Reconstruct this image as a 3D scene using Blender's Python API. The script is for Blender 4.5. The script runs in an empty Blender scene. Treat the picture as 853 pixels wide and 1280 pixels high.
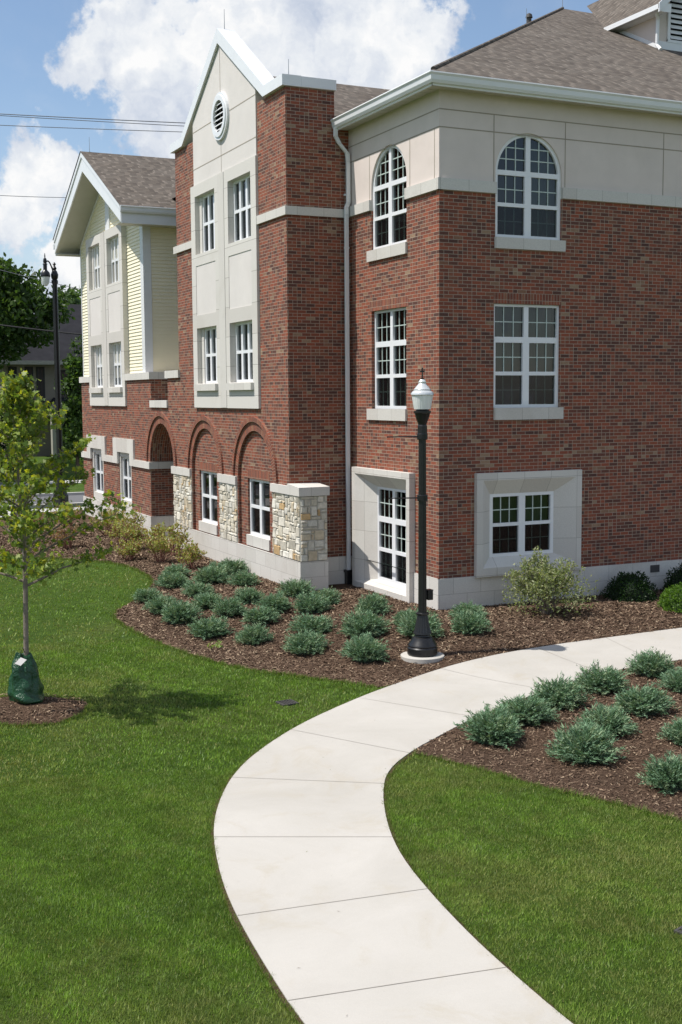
import bpy, bmesh, math, random
import numpy as np
from mathutils import Vector, Matrix, noise
from mathutils.geometry import delaunay_2d_cdt
from math import sin, cos, pi, tan, radians, hypot, exp, sqrt, floor
random.seed(7); rng = np.random.default_rng(11)
S = bpy.context.scene; COL = S.collection
XT = -1.44                      # the tower's street face stands 1.44 m out from the corner block

# ------------------------------------------------------------------ materials
def newmat(name):
    m = bpy.data.materials.new(name); m.use_nodes = True
    nt = m.node_tree; nt.nodes.clear()
    return m, nt, nt.nodes, nt.links
class N:
    def __init__(s, nt): s.nt = nt
    def n(s, t, **k):
        x = s.nt.nodes.new(t)
        for a, b in k.items():
            if a.startswith('i_'): x.inputs[a[2:].replace('_', ' ')].default_value = b
            else: setattr(x, a, b)
        return x
    def l(s, a, b): s.nt.links.new(a, b)
    def math(s, op, a, b=None, c=None, clamp=False):
        x = s.nt.nodes.new('ShaderNodeMath'); x.operation = op; x.use_clamp = clamp
        for i, v in enumerate((a, b, c)):
            if v is None: continue
            if hasattr(v, 'links'): s.l(v, x.inputs[i])
            else: x.inputs[i].default_value = v
        return x.outputs[0]
    def mix(s, fac, a, b, mode='MIX'):
        x = s.nt.nodes.new('ShaderNodeMix'); x.data_type = 'RGBA'; x.blend_type = mode; x.clamp_factor = True
        for i, v in ((0, fac), (6, a), (7, b)):
            if hasattr(v, 'links'): s.l(v, x.inputs[i])
            else: x.inputs[i].default_value = v if i == 0 else (*v, 1)[:4]
        return x.outputs[2]
    def ramp(s, fac, stops, mode='LINEAR'):
        x = s.nt.nodes.new('ShaderNodeValToRGB'); r = x.color_ramp; r.interpolation = mode
        while len(r.elements) > 1: r.elements.remove(r.elements[-1])
        r.elements[0].position = stops[0][0]; r.elements[0].color = (*stops[0][1], 1)
        for p, c in stops[1:]:
            e = r.elements.new(p); e.color = (*c, 1)
        if fac is not None: s.l(fac, x.inputs[0])
        return x.outputs[0]
    def maprange(s, v, a, b, c=0., d=1., smooth=False):
        x = s.nt.nodes.new('ShaderNodeMapRange'); x.interpolation_type = 'SMOOTHSTEP' if smooth else 'LINEAR'
        s.l(v, x.inputs[0])
        for i, q in enumerate((a, b, c, d)): x.inputs[i+1].default_value = q
        return x.outputs[0]
    def noise(s, scale, detail=3, rough=.5, vec=None, dist=0.):
        x = s.nt.nodes.new('ShaderNodeTexNoise'); x.inputs['Scale'].default_value = scale
        x.inputs['Detail'].default_value = detail; x.inputs['Roughness'].default_value = rough; x.inputs['Distortion'].default_value = dist
        if vec is not None: s.l(vec, x.inputs['Vector'])
        return x.outputs[0]
    def obj(s):
        return s.n('ShaderNodeTexCoord').outputs['Object']
    def principled(s, col, rough=.7, bump=None, bstr=.5, bdist=.01, spec=None, metal=0., coat=0.):
        p = s.n('ShaderNodeBsdfPrincipled')
        if hasattr(col, 'links'): s.l(col, p.inputs['Base Color'])
        else: p.inputs['Base Color'].default_value = (*col, 1)
        if hasattr(rough, 'links'): s.l(rough, p.inputs['Roughness'])
        else: p.inputs['Roughness'].default_value = rough
        p.inputs['Metallic'].default_value = metal
        if spec is not None: p.inputs['Specular IOR Level'].default_value = spec
        if coat: p.inputs['Coat Weight'].default_value = coat; p.inputs['Coat Roughness'].default_value = .08
        if bump is not None:
            b = s.n('ShaderNodeBump'); b.inputs['Strength'].default_value = bstr; b.inputs['Distance'].default_value = bdist
            s.l(bump, b.inputs['Height']); s.l(b.outputs[0], p.inputs['Normal'])
        o = s.n('ShaderNodeOutputMaterial'); s.l(p.outputs[0], o.inputs[0]); return p

def block_mat(name, w, h, m, stops, mort, rough=.85, off=.5, bdist=.006, split=.0, bands=.25, soft=.0015, stain=None, vgrain=40):
    mt, nt, nd, lk = newmat(name); q = N(nt)
    uv = q.n('ShaderNodeTexCoord').outputs['UV']
    sp = q.n('ShaderNodeSeparateXYZ'); q.l(uv, sp.inputs[0]); u, v = sp.outputs[0], sp.outputs[1]
    vr = q.math('DIVIDE', v, h); row = q.math('FLOOR', vr); fv = q.math('FRACT', vr)
    par = q.math('MULTIPLY', q.math('FLOORED_MODULO', row, 2.), off)
    uu = q.math('ADD', q.math('DIVIDE', u, w), par)
    idu = q.math('FLOOR', uu); fu = q.math('FRACT', uu)
    wn = q.n('ShaderNodeTexWhiteNoise', noise_dimensions='2D')
    cb = q.n('ShaderNodeCombineXYZ'); q.l(idu, cb.inputs[0]); q.l(row, cb.inputs[1]); q.l(cb.outputs[0], wn.inputs[0])
    if split > 0:
        s1 = q.math('LESS_THAN', wn.outputs[0], split)
        k = q.math('ADD', s1, 1.)
        fu2 = q.math('FRACT', q.math('MULTIPLY', fu, k))
        half = q.math('MULTIPLY', q.math('FLOOR', q.math('MULTIPLY', fu, k)), .37)
        du = q.math('DIVIDE', q.math('MULTIPLY', q.math('MINIMUM', fu2, q.math('SUBTRACT', 1., fu2)), w), k)
        cb2 = q.n('ShaderNodeCombineXYZ'); q.l(q.math('ADD', idu, half), cb2.inputs[0]); q.l(row, cb2.inputs[1]); cb2.inputs[2].default_value = 3.1
    else:
        du = q.math('MULTIPLY', q.math('MINIMUM', fu, q.math('SUBTRACT', 1., fu)), w); cb2 = cb
    dv = q.math('MULTIPLY', q.math('MINIMUM', fv, q.math('SUBTRACT', 1., fv)), h)
    dm = q.math('MINIMUM', du, dv)
    mask = q.maprange(dm, m/2-soft, m/2+soft, 0, 1, True)
    wn2 = q.n('ShaderNodeTexWhiteNoise', noise_dimensions='3D'); q.l(cb2.outputs[0], wn2.inputs[0])
    ob = q.obj()
    val = q.math('ADD', wn2.outputs[0], q.math('MULTIPLY', q.math('SUBTRACT', q.noise(.9, 4, .65, ob), .5), bands), clamp=True)
    col = q.ramp(val, stops)
    g = q.noise(vgrain, 5, .7, ob)
    col = q.mix(.55, col, q.ramp(g, [(0.25, (.55, .55, .55)), (.75, (1.3, 1.3, 1.3))]), 'MULTIPLY')
    mc = q.mix(.6, mort, q.ramp(q.noise(6, 3, .6, ob), [(0.3, tuple(c*.75 for c in mort)), (.7, tuple(min(1, c*1.15) for c in mort))]))
    c = q.mix(mask, mc, col)
    if stain:
        st = q.maprange(q.noise(.7, 5, .65, ob, .4), .5, .75, 0, stain, True)
        c = q.mix(st, c, q.mix(.5, c, (.30, .26, .20)))
    hgt = q.math('ADD', mask, q.math('MULTIPLY', g, .25))
    q.principled(c, rough, hgt, .55, bdist, .3)
    return mt
BR = [(0, (.095, .045, .036)), (.18, (.130, .054, .040)), (.34, (.170, .060, .041)), (.52, (.225, .068, .041)), (.75, (.285, .082, .045)), (.9, (.21, .086, .054)), (.97, (.235, .130, .082)), (1, (.30, .20, .13))]
MORT = (.36, .29, .225)
M = {}
M['brick'] = block_mat('brick', .2032, .0677, .010, BR, MORT, split=.33, bands=.42)
M['soldier'] = block_mat('soldier_brick', .2032, .0677, .009, BR[2:6] + [(1, (.27, .12, .07))], MORT, off=0, split=0)
LS = [(0, (.57, .54, .50)), (.5, (.61, .585, .545)), (1, (.65, .625, .58))]
M['lime'] = block_mat('limestone_block', .61, .31, .007, LS, (.33, .31, .28), .8, .5, .002, bands=.1, stain=.55, soft=.002, vgrain=90)
M['band'] = block_mat('limestone_band', .61, 50., .007, LS, (.30, .28, .25), .8, 0, .002, bands=.1, stain=.45, soft=.002, vgrain=90)
M['panel'] = block_mat('limestone_panel', 50., .6858, .010, LS, (.30, .28, .25), .8, 0, .002, bands=.1, stain=.3, soft=.002, vgrain=90)

def plain(name, col, rough=.6, var=.12, scale=3., bscale=60., bstr=.15, bdist=.003, spec=None, metal=0., coat=0., dirt=None):
    mt, nt, nd, lk = newmat(name); q = N(nt); ob = q.obj()
    a = q.noise(scale, 5, .6, ob)
    c = q.mix(1., col, q.ramp(a, [(.25, (1-var,)*3), (.75, (1+var,)*3)]), 'MULTIPLY')
    if dirt:
        c = q.mix(q.maprange(q.noise(1.3, 6, .7, ob, .6), .5, .8, 0, dirt[1], True), c, dirt[0])
    q.principled(c, rough, q.noise(bscale, 4, .6, ob), bstr, bdist, spec, metal, coat)
    return mt
M['stucco'] = plain('stucco', (.66, .58, .535), .9, .07, 1.2, 260, .5, .003, .2, dirt=((.53, .47, .41), .3))
M['stuccow'] = plain('stucco_pale', (.64, .605, .575), .9, .06, 1.2, 260, .5, .003, .2, dirt=((.56, .52, .47), .3))
M['joint'] = plain('stucco_joint', (.33, .285, .225), .9)
M['white'] = plain('white_trim', (.74, .75, .76), .35, .03, 2, 30, .05, .001, dirt=((.58, .57, .54), .2))
M['vinyl'] = plain('white_vinyl', (.76, .77, .79), .35, .02, 2, 30, .03, .001)
M['yellow'] = plain('yellow_siding', (.85, .79, .60), .55, .05, 1.5, 120, .15, .002, dirt=((.74, .67, .46), .25))
M['soffit'] = plain('soffit_vinyl', (.52, .50, .43), .5, .05)
M['black'] = plain('black_paint', (.010, .010, .011), .36, .2, 8, 90, .15, .001, .4, 0, .15)
M['steel'] = plain('steel', (.35, .36, .37), .4, .1, metal=.8)
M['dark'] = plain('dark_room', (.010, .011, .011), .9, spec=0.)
M['screen_bar'] = plain('muntin_green', (.50, .58, .54), .4)
M['curtain'] = plain('curtain_cloth', (.17, .175, .165), .9, .1, 3)
M['louver'] = plain('louver_white', (.72, .72, .72), .4)
M['iron'] = plain('cast_iron', (.055, .052, .05), .6, .2)
M['bag'] = plain('green_bag', (.009, .055, .020), .3, .25, 5, 16, .9, .03, .5)
M['tagw'] = plain('white_tag', (.50, .48, .47), .6)
M['bark'] = plain('bark', (.20, .165, .135), .9, .3, 14, 70, .8, .01)
M['barkdark'] = plain('dark_bark', (.07, .055, .04), .9, .3, 14, 70, .8, .01)
M['redstem'] = plain('red_stem', (.20, .085, .06), .7, .3, 14)
M['housewall'] = plain('grey_house_wall', (.24, .215, .185), .9, .1, 1, spec=.05)
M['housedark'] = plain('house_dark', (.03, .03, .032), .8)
M['houseroof'] = plain('house_shingles', (.030, .030, .034), 1., .2, 2, 30, spec=.03)
M['housetrim'] = plain('house_trim', (.33, .32, .28), .7)
M['asphalt'] = plain('asphalt', (.12, .12, .125), .9, .12, .6, 150, .5, .004)
M['tan'] = plain('tan_wood', (.42, .25, .12), .8)

def shingle():
    mt, nt, nd, lk = newmat('asphalt_shingles'); q = N(nt)
    uv = q.n('ShaderNodeTexCoord').outputs['UV']; sp = q.n('ShaderNodeSeparateXYZ'); q.l(uv, sp.inputs[0])
    h, w = .145, .36
    vr = q.math('DIVIDE', sp.outputs[1], h); row = q.math('FLOOR', vr); fv = q.math('FRACT', vr)
    ru = q.n('ShaderNodeTexWhiteNoise', noise_dimensions='1D'); q.l(row, ru.inputs['W'])
    uu = q.math('ADD', q.math('DIVIDE', sp.outputs[0], w), q.math('MULTIPLY', ru.outputs[0], 7.3))
    idu = q.math('FLOOR', uu); fu = q.math('FRACT', uu)
    cb = q.n('ShaderNodeCombineXYZ'); q.l(idu, cb.inputs[0]); q.l(row, cb.inputs[1])
    wn = q.n('ShaderNodeTexWhiteNoise', noise_dimensions='2D'); q.l(cb.outputs[0], wn.inputs[0])
    ob = q.obj()
    # laminated tab: a second, randomly wide slab on each course
    tab = q.math('LESS_THAN', fu, q.math('ADD', q.math('MULTIPLY', wn.outputs[0], .6), .3))
    c = q.ramp(wn.outputs[0], [(0, (.098, .082, .068)), (.5, (.150, .127, .106)), (1, (.205, .178, .150))])
    c = q.mix(q.math('MULTIPLY', tab, .5), c, (.062, .053, .046))
    gr = q.noise(150, 3, .7, ob)
    c = q.mix(.8, c, q.ramp(gr, [(.3, (.72,)*3), (.7, (1.3,)*3)]), 'MULTIPLY')
    c = q.mix(.5, c, q.ramp(q.noise(1.1, 4, .6, ob), [(.3, (.82,)*3), (.7, (1.15,)*3)]), 'MULTIPLY')
    edge = q.maprange(fv, 0., .12, 0, 1, True)
    c = q.mix(edge, (.035, .03, .027), c)
    hh = q.math('ADD', q.math('SUBTRACT', edge, fv), q.math('MULTIPLY', tab, -.5))
    q.principled(c, .95, hh, .6, .012, .2)
    return mt
M['shingle'] = shingle()

def concrete(name, base, joints=None):
    mt, nt, nd, lk = newmat(name); q = N(nt); ob = q.obj()
    c = q.mix(1., base, q.ramp(q.noise(.7, 6, .65, ob, .5), [(.3, (.90, .895, .88)), (.7, (1.05, 1.05, 1.05))]), 'MULTIPLY')
    c = q.mix(q.maprange(q.noise(.9, 6, .7, ob, 1.2), .52, .74, 0, .5, True), c, tuple(b*k for b, k in zip(base, (.86, .80, .68))))
    c = q.mix(.7, c, q.ramp(q.noise(180, 3, .7, ob), [(.3, (.9,)*3), (.7, (1.07,)*3)]), 'MULTIPLY')
    vo = q.n('ShaderNodeTexVoronoi', i_Scale=9.); q.l(ob, vo.inputs['Vector'])
    pit = q.maprange(vo.outputs['Distance'], .012, .03, .55, 0)
    c = q.mix(pit, c, (.2, .18, .15))
    mp = q.n('ShaderNodeMapping'); mp.inputs['Scale'].default_value = (6, 420, 6); mp.inputs['Rotation'].default_value = (0, 0, .25); q.l(ob, mp.inputs[0])
    q.principled(c, .85, q.math('ADD', q.noise(1, 3, .5, mp.outputs[0]), q.noise(90, 4, .6, ob)), .4, .003, .3)
    return mt
M['concrete'] = concrete('concrete', (.45, .427, .390))
M['concrete2'] = concrete('street_concrete', (.50, .49, .47))

def attr_mat(name, tint=(1, 1, 1), rough=.7, trans=0., gloss=.0, noise_amt=.0, nscale=2.):
    """per-element colour from the mesh attribute 'Col' (leaf, blade, chip or stone)"""
    mt, nt, nd, lk = newmat(name); q = N(nt)
    a = q.n('ShaderNodeAttribute', attribute_name='Col').outputs['Color']
    c = q.mix(1., a, tint, 'MULTIPLY')
    if noise_amt:
        c = q.mix(1., c, q.ramp(q.noise(nscale, 4, .6, q.obj()), [(.3, (1-noise_amt,)*3), (.7, (1+noise_amt,)*3)]), 'MULTIPLY')
    p = q.n('ShaderNodeBsdfPrincipled'); q.l(c, p.inputs['Base Color']); p.inputs['Roughness'].default_value = rough
    p.inputs['Specular IOR Level'].default_value = .2 + gloss
    o = q.n('ShaderNodeOutputMaterial')
    if trans:
        t = q.n('ShaderNodeBsdfTranslucent'); q.l(q.mix(1., c, (1.25, 1.3, .6), 'MULTIPLY'), t.inputs[0])
        mx = q.n('ShaderNodeMixShader'); mx.inputs[0].default_value = trans
        q.l(p.outputs[0], mx.inputs[1]); q.l(t.outputs[0], mx.inputs[2]); q.l(mx.outputs[0], o.inputs[0])
    else: q.l(p.outputs[0], o.inputs[0])
    return mt
M['leaf'] = attr_mat('leaf', rough=.5, trans=.42, gloss=.2)
M['needle'] = attr_mat('juniper_needles', rough=.6, trans=.15)
M['blade'] = attr_mat('grass_blades', rough=.55, trans=.3, gloss=.1)
M['chips'] = attr_mat('mulch_chips', rough=.9)
M['fieldstone'] = attr_mat('fieldstone', rough=.85, noise_amt=.16, nscale=14)

def ground_mat():
    mt, nt, nd, lk = newmat('lawn'); q = N(nt); ob = q.obj()
    a = q.noise(.55, 5, .6, ob, .3); b = q.noise(9, 4, .7, ob); c3 = q.noise(120, 3, .7, ob)
    c = q.ramp(a, [(.3, (.060, .115, .016)), (.5, (.078, .140, .022)), (.72, (.12, .155, .040))])
    c = q.mix(.8, c, q.ramp(b, [(.3, (.6,)*3), (.7, (1.35,)*3)]), 'MULTIPLY')
    c = q.mix(1., c, q.ramp(c3, [(.3, (.45,)*3), (.7, (1.4,)*3)]), 'MULTIPLY')
    q.principled(c, .9, q.math('ADD', c3, b), 1., .04, .1)
    return mt
M['lawn'] = ground_mat()
def mulch_mat():
    mt, nt, nd, lk = newmat('mulch'); q = N(nt); ob = q.obj()
    a = q.noise(.9, 5, .6, ob); b = q.noise(38, 5, .75, ob, .6)
    c = q.ramp(b, [(.25, (.042, .026, .017)), (.5, (.110, .070, .048)), (.68, (.180, .122, .083)), (.85, (.29, .21, .145))])
    c = q.mix(.7, c, q.ramp(a, [(.3, (.78,)*3), (.7, (1.2, 1.18, 1.15))]), 'MULTIPLY')
    q.principled(c, .95, b, 1., .05, .1)
    return mt
M['mulch'] = mulch_mat()
def glass_mat():
    mt, nt, nd, lk = newmat('window_glass'); q = N(nt)
    ge = q.n('ShaderNodeNewGeometry'); dt = q.n('ShaderNodeVectorMath', operation='DOT_PRODUCT'); q.l(ge.outputs['Incoming'], dt.inputs[0]); q.l(ge.outputs['Normal'], dt.inputs[1])
    cs = q.math('SUBTRACT', 1., q.math('ABSOLUTE', dt.outputs['Value']), clamp=True)
    f2 = q.math('MINIMUM', q.math('ADD', .075, q.math('MULTIPLY', q.math('POWER', cs, 5.), .92)), 1.)
    t = q.n('ShaderNodeBsdfTransparent'); t.inputs[0].default_value = (.36, .42, .40, 1)
    g = q.n('ShaderNodeBsdfGlossy'); g.inputs['Roughness'].default_value = .02
    b = q.n('ShaderNodeBump'); b.inputs['Strength'].default_value = .05; b.inputs['Distance'].default_value = .02
    q.l(q.noise(2.2, 2, .5, q.obj()), b.inputs['Height']); q.l(b.outputs[0], g.inputs['Normal'])
    mx = q.n('ShaderNodeMixShader'); q.l(f2, mx.inputs[0]); q.l(t.outputs[0], mx.inputs[1]); q.l(g.outputs[0], mx.inputs[2])
    o = q.n('ShaderNodeOutputMaterial'); q.l(mx.outputs[0], o.inputs[0]); return mt
M['glass'] = glass_mat()
def screen_mat():
    mt, nt, nd, lk = newmat('insect_screen'); q = N(nt)
    t = q.n('ShaderNodeBsdfTransparent'); d = q.n('ShaderNodeBsdfDiffuse'); d.inputs[0].default_value = (.02, .02, .022, 1)
    mx = q.n('ShaderNodeMixShader'); mx.inputs[0].default_value = .28
    q.l(t.outputs[0], mx.inputs[1]); q.l(d.outputs[0], mx.inputs[2])
    o = q.n('ShaderNodeOutputMaterial'); q.l(mx.outputs[0], o.inputs[0]); return mt
M['screen'] = screen_mat()
def globe_mat():
    mt, nt, nd, lk = newmat('lamp_globe_glass'); q = N(nt)
    p = q.principled((.86, .88, .86), .12, q.noise(40, 2, .5, q.obj()), .2, .004, .6, 0, .6)
    p.inputs['Transmission Weight'].default_value = .12
    return mt
M['globe'] = globe_mat()

# ------------------------------------------------------------------ object helpers
def link(o, parent=None):
    COL.objects.link(o)
    if parent is not None:
        o.parent = parent; o.matrix_parent_inverse = Matrix.Translation(-Vector(parent_world(parent)))
    return o
def parent_world(p):
    v = Vector((0, 0, 0))
    while p is not None:
        v += p.location; 
        if p.parent is not None: return v*0 if p.location.length == 0 else v
        p = p.parent
    return v
def thing(name, label, cat, loc=(0, 0, 0), group=None):
    o = bpy.data.objects.new(name, None); o.empty_display_size = .3; COL.objects.link(o); o.location = loc
    o['label'] = label; o['category'] = cat
    if group: o['group'] = group
    return o
def tag(o, label, cat, group=None):
    o['label'] = label; o['category'] = cat
    if group: o['group'] = group
    return o
class MB:
    """collects faces in world coordinates; UVs are metres on the face's main plane"""
    def __init__(s): s.v = []; s.f = []; s.uv = []; s.c = []
    def face(s, pts, uv=None, col=None):
        b = len(s.v); s.v += [tuple(p) for p in pts]; s.f.append(tuple(range(b, b+len(pts))))
        if uv is None:
            a = Vector(pts[0]); n = Vector((0, 0, 0))
            for i in range(1, len(pts)-1): n += (Vector(pts[i])-a).cross(Vector(pts[i+1])-a)
            ax = max(range(3), key=lambda i: abs(n[i]))
            uv = [(p[1], p[2]) if ax == 0 else ((p[0], p[2]) if ax == 1 else (p[0], p[1])) for p in pts]
        s.uv += uv; s.c.append(col)
    def box(s, a, b, col=None):
        x0, y0, z0 = a; x1, y1, z1 = b
        P = lambda i, j, k: ((x0, x1)[i], (y0, y1)[j], (z0, z1)[k])
        for q in (((0,0,0),(0,1,0),(1,1,0),(1,0,0)), ((0,0,1),(1,0,1),(1,1,1),(0,1,1)), ((0,0,0),(1,0,0),(1,0,1),(0,0,1)),
                  ((0,1,0),(0,1,1),(1,1,1),(1,1,0)), ((0,0,0),(0,0,1),(0,1,1),(0,1,0)), ((1,0,0),(1,1,0),(1,1,1),(1,0,1))):
            s.face([P(*t) for t in q], col=col)
    def prism(s, A, B, cap=True):
        n = len(A)
        for i in range(n):
            j = (i+1) % n; s.face([A[i], A[j], B[j], B[i]])
        if cap: s.face(list(reversed(A))); s.face(B)
    def tube(s, path, rad, n=8, cap=True, col=None):
        rings = []
        for i, p in enumerate(path):
            p = Vector(p); d = (Vector(path[min(i+1, len(path)-1)])-Vector(path[max(i-1, 0)])).normalized()
            a = d.cross(Vector((0, 0, 1)) if abs(d.z) < .95 else Vector((1, 0, 0))).normalized(); b = d.cross(a)
            r = rad[i] if isinstance(rad, (list, tuple)) else rad
            rings.append([p+a*r*cos(2*pi*k/n)+b*r*sin(2*pi*k/n) for k in range(n)])
        for i in range(len(rings)-1):
            for k in range(n): s.face([rings[i][k], rings[i][(k+1) % n], rings[i+1][(k+1) % n], rings[i+1][k]], col=col)
        if cap: s.face(rings[0][::-1], col=col); s.face(rings[-1], col=col)
    def lathe(s, c, prof, n=24, flute=0.):
        R = []
        for r, z in prof:
            R.append([(c[0]+r*(1-flute*(k % 2))*cos(2*pi*k/n), c[1]+r*(1-flute*(k % 2))*sin(2*pi*k/n), c[2]+z) for k in range(n)])
        for i in range(len(R)-1):
            for k in range(n): s.face([R[i][k], R[i][(k+1) % n], R[i+1][(k+1) % n], R[i+1][k]])
        s.face(R[0][::-1]); s.face(R[-1])
    def build(s, name, mat, parent=None, smooth=False, merge=False, bevel=0.):
        me = bpy.data.meshes.new(name); me.from_pydata(s.v, [], s.f)
        u = me.uv_layers.new(name='UVMap'); u.data.foreach_set('uv', np.array(s.uv, 'f').ravel())
        if any(c is not None for c in s.c):
            at = me.color_attributes.new('Col', 'FLOAT_COLOR', 'CORNER'); arr = []
            for f, c in zip(s.f, s.c): arr += [(*(c or (.5, .5, .5)), 1)]*len(f)
            at.data.foreach_set('color', np.array(arr, 'f').ravel())
        me.materials.append(mat)
        if merge or smooth or bevel:
            bm = bmesh.new(); bm.from_mesh(me); bmesh.ops.remove_doubles(bm, verts=bm.verts, dist=1e-5)
            bmesh.ops.recalc_face_normals(bm, faces=bm.faces)
            if bevel: bmesh.ops.bevel(bm, geom=[e for e in bm.edges if e.is_manifold and e.calc_face_angle(0) > .6], offset=bevel, segments=1, affect='EDGES')
            bm.to_mesh(me); bm.free()
        if smooth:
            me.polygons.foreach_set('use_smooth', [True]*len(me.polygons))
            try: me.set_sharp_from_angle(angle=radians(35))
            except Exception: pass
        return link(bpy.data.objects.new(name, me), parent)
def FX(val): return lambda u, v, d=0.: (val+d, u, v)
def FY(val): return lambda u, v, d=0.: (u, val+d, v)
def inside(p, poly):
    x, y = p; r = False; n = len(poly)
    for i in range(n):
        x1, y1 = poly[i]; x2, y2 = poly[(i+1) % n]
        if (y1 > y) != (y2 > y) and x < (x2-x1)*(y-y1)/(y2-y1)+x1: r = not r
    return r
def tri2d(outer, holes=(), extra=()):
    vs = [Vector(p) for p in outer]; es = [(i, (i+1) % len(outer)) for i in range(len(outer))]
    for h in holes:
        b = len(vs); vs += [Vector(p) for p in h]; es += [(b+i, b+(i+1) % len(h)) for i in range(len(h))]
    vs += [Vector(p) for p in extra]
    r = delaunay_2d_cdt(vs, es, [], 0, 1e-5); V = r[0]; T = []
    for t in r[2]:
        c = sum((V[i] for i in t), Vector((0, 0)))/len(t)
        if inside(c, outer) and not any(inside(c, h) for h in holes): T.append(tuple(t))
    return [tuple(v) for v in V], T
def slab(mb, F, outer, holes=(), depth=.1, d0=0., swap=False, sides=True, back=False):
    V, T = tri2d(outer, holes)
    for t in T:
        mb.face([F(*V[i], d0) for i in t], uv=[(V[i][1], V[i][0]) for i in t] if swap else [V[i] for i in t])
        if back: mb.face([F(*V[i], d0+depth) for i in reversed(t)])
    for k, poly in enumerate([outer]+list(holes)):
        if k == 0 and not sides: continue
        n = len(poly); L = 0.
        for i in range(n):
            a, b = poly[i], poly[(i+1) % n]
            mb.face([F(*a, d0), F(*b, d0), F(*b, d0+depth), F(*a, d0+depth)])
def rect(u0, u1, v0, v1): return [(u0, v0), (u1, v0), (u1, v1), (u0, v1)]
def arc(c, v, r, a0, a1, n=20, rz=None): return [(c+r*cos(a0+(a1-a0)*i/n), v+(rz or r)*sin(a0+(a1-a0)*i/n)) for i in range(n+1)]
def one(name, mat, parent, F, outer, holes=(), depth=.1, d0=0., **k):
    mb = MB(); bv = k.pop('bevel', 0); slab(mb, F, outer, holes, depth, d0, **k); return mb.build(name, mat, parent)
def pbox(name, mat, parent, a, b, bevel=0.):
    mb = MB(); mb.box(a, b); return mb.build(name, mat, parent, bevel=bevel)

# ------------------------------------------------------------------ terrain
def sm(a, b, x):
    t = min(1, max(0, (x-a)/(b-a))); return t*t*(3-2*t)
def H(x, y):
    d1 = hypot(max(-x, 0), max(-y, y-22.4, 0)); d2 = hypot(max(-1.44-x, 0), max(3.3-y, 0, y-22.4)); d = min(d1, d2)
    h = -.30*sm(1.2, 4.6, d) + .2*exp(-((x+9.2)**2+(y+2.2)**2)/4.5)
    return h + .75*sm(46, 52, y)
def sheet(name, poly, off, mat, step=.25, edge=0., parent=None, crown=None):
    # densify the outline and fill it with points that follow the terrain
    out = []
    for i in range(len(poly)):
        a, b = Vector(poly[i]), Vector(poly[(i+1) % len(poly)]); n = max(1, int((b-a).length/step))
        out += [tuple(a.lerp(b, j/n)) for j in range(n)]
    xs = [p[0] for p in out]; ys = [p[1] for p in out]; ex = []
    x = min(xs)+step/2
    while x < max(xs):
        y = min(ys)+step/2
        while y < max(ys):
            if inside((x, y), out): ex.append((x+random.uniform(-.03, .03), y+random.uniform(-.03, .03)))
            y += step
        x += step
    V, T = tri2d(out, (), ex); mb = MB()
    z = lambda p: H(*p)+off+(crown(p) if crown else 0)
    for t in T: mb.face([(V[i][0], V[i][1], z(V[i])) for i in t])
    if edge:
        for i in range(len(out)):
            a, b = out[i], out[(i+1) % len(out)]
            mb.face([(*a, z(a)), (*b, z(b)), (*b, z(b)-edge), (*a, z(a)-edge)])
    return mb.build(name, mat, parent, merge=True)
def struct(o): o['kind'] = 'structure'; return o
def axis(vals):
    out = []
    for a, b, st in vals:
        n = max(1, int(round((b-a)/st))); out += [a+(b-a)*i/n for i in range(n)]
    return out+[vals[-1][1]]
gx = axis([(-900, -100, 100), (-100, -20, 10), (-20, 12, .25), (12, 40, 2), (40, 900, 86)])
gy = axis([(-400, -60, 60), (-60, -22, 4), (-22, 26, .25), (26, 44, 1.), (44, 54, .5), (54, 150, 12), (150, 1500, 135)])
V = [(x, y, H(x, y)) for y in gy for x in gx]; nx = len(gx)
Fc = [(j*nx+i, j*nx+i+1, (j+1)*nx+i+1, (j+1)*nx+i) for j in range(len(gy)-1) for i in range(nx-1)]
me = bpy.data.meshes.new('lawn'); me.from_pydata(V, [], Fc); me.materials.append(M['lawn'])
me.polygons.foreach_set('use_smooth', [True]*len(me.polygons))
lawn = struct(link(bpy.data.objects.new('lawn', me)))

PO = [(-8.17,-12.24), (-8.10,-11.48), (-7.99,-10.53), (-7.85,-9.74), (-7.62,-8.86), (-7.40,-8.21), (-7.08,-7.52), (-6.68,-6.83), (-6.18,-6.19), (-5.43,-5.45), (-4.69,-4.86), (-3.65,-4.17), (-3.01,-3.81), (-2.37,-3.48), (-1.59,-3.25), (-0.65,-3.12), (0.62,-3.00), (1.75,-2.96), (3.41,-2.88)]
PI = [(-6.49,-13.07), (-6.45,-12.29), (-6.40,-11.65), (-6.28,-10.77), (-6.11,-9.90), (-5.85,-9.11), (-5.42,-8.16), (-4.99,-7.46), (-4.36,-6.91), (-3.81,-6.55), (-3.12,-6.10), (-2.37,-5.70), (-1.51,-5.29), (-0.45,-4.87), (0.85,-4.48), (2.08,-4.41)]
PO = [(-8.2, -20), (-8.22, -15)]+PO+[(8, -2.85), (30, -2.9)]
PI = [(-6.4, -20), (-6.5, -15)]+PI+[(8, -4.40), (30, -4.45)]
def smooth(P, it=2):
    for _ in range(it):
        Q = [P[0]]
        for a, b in zip(P[:-1], P[1:]):
            Q += [(a[0]*.75+b[0]*.25, a[1]*.75+b[1]*.25), (a[0]*.25+b[0]*.75, a[1]*.25+b[1]*.75)]
        P = Q+[P[-1]]
    return P
PO = smooth(PO); PI = smooth(PI)
PATH = PO+PI[::-1]
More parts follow.
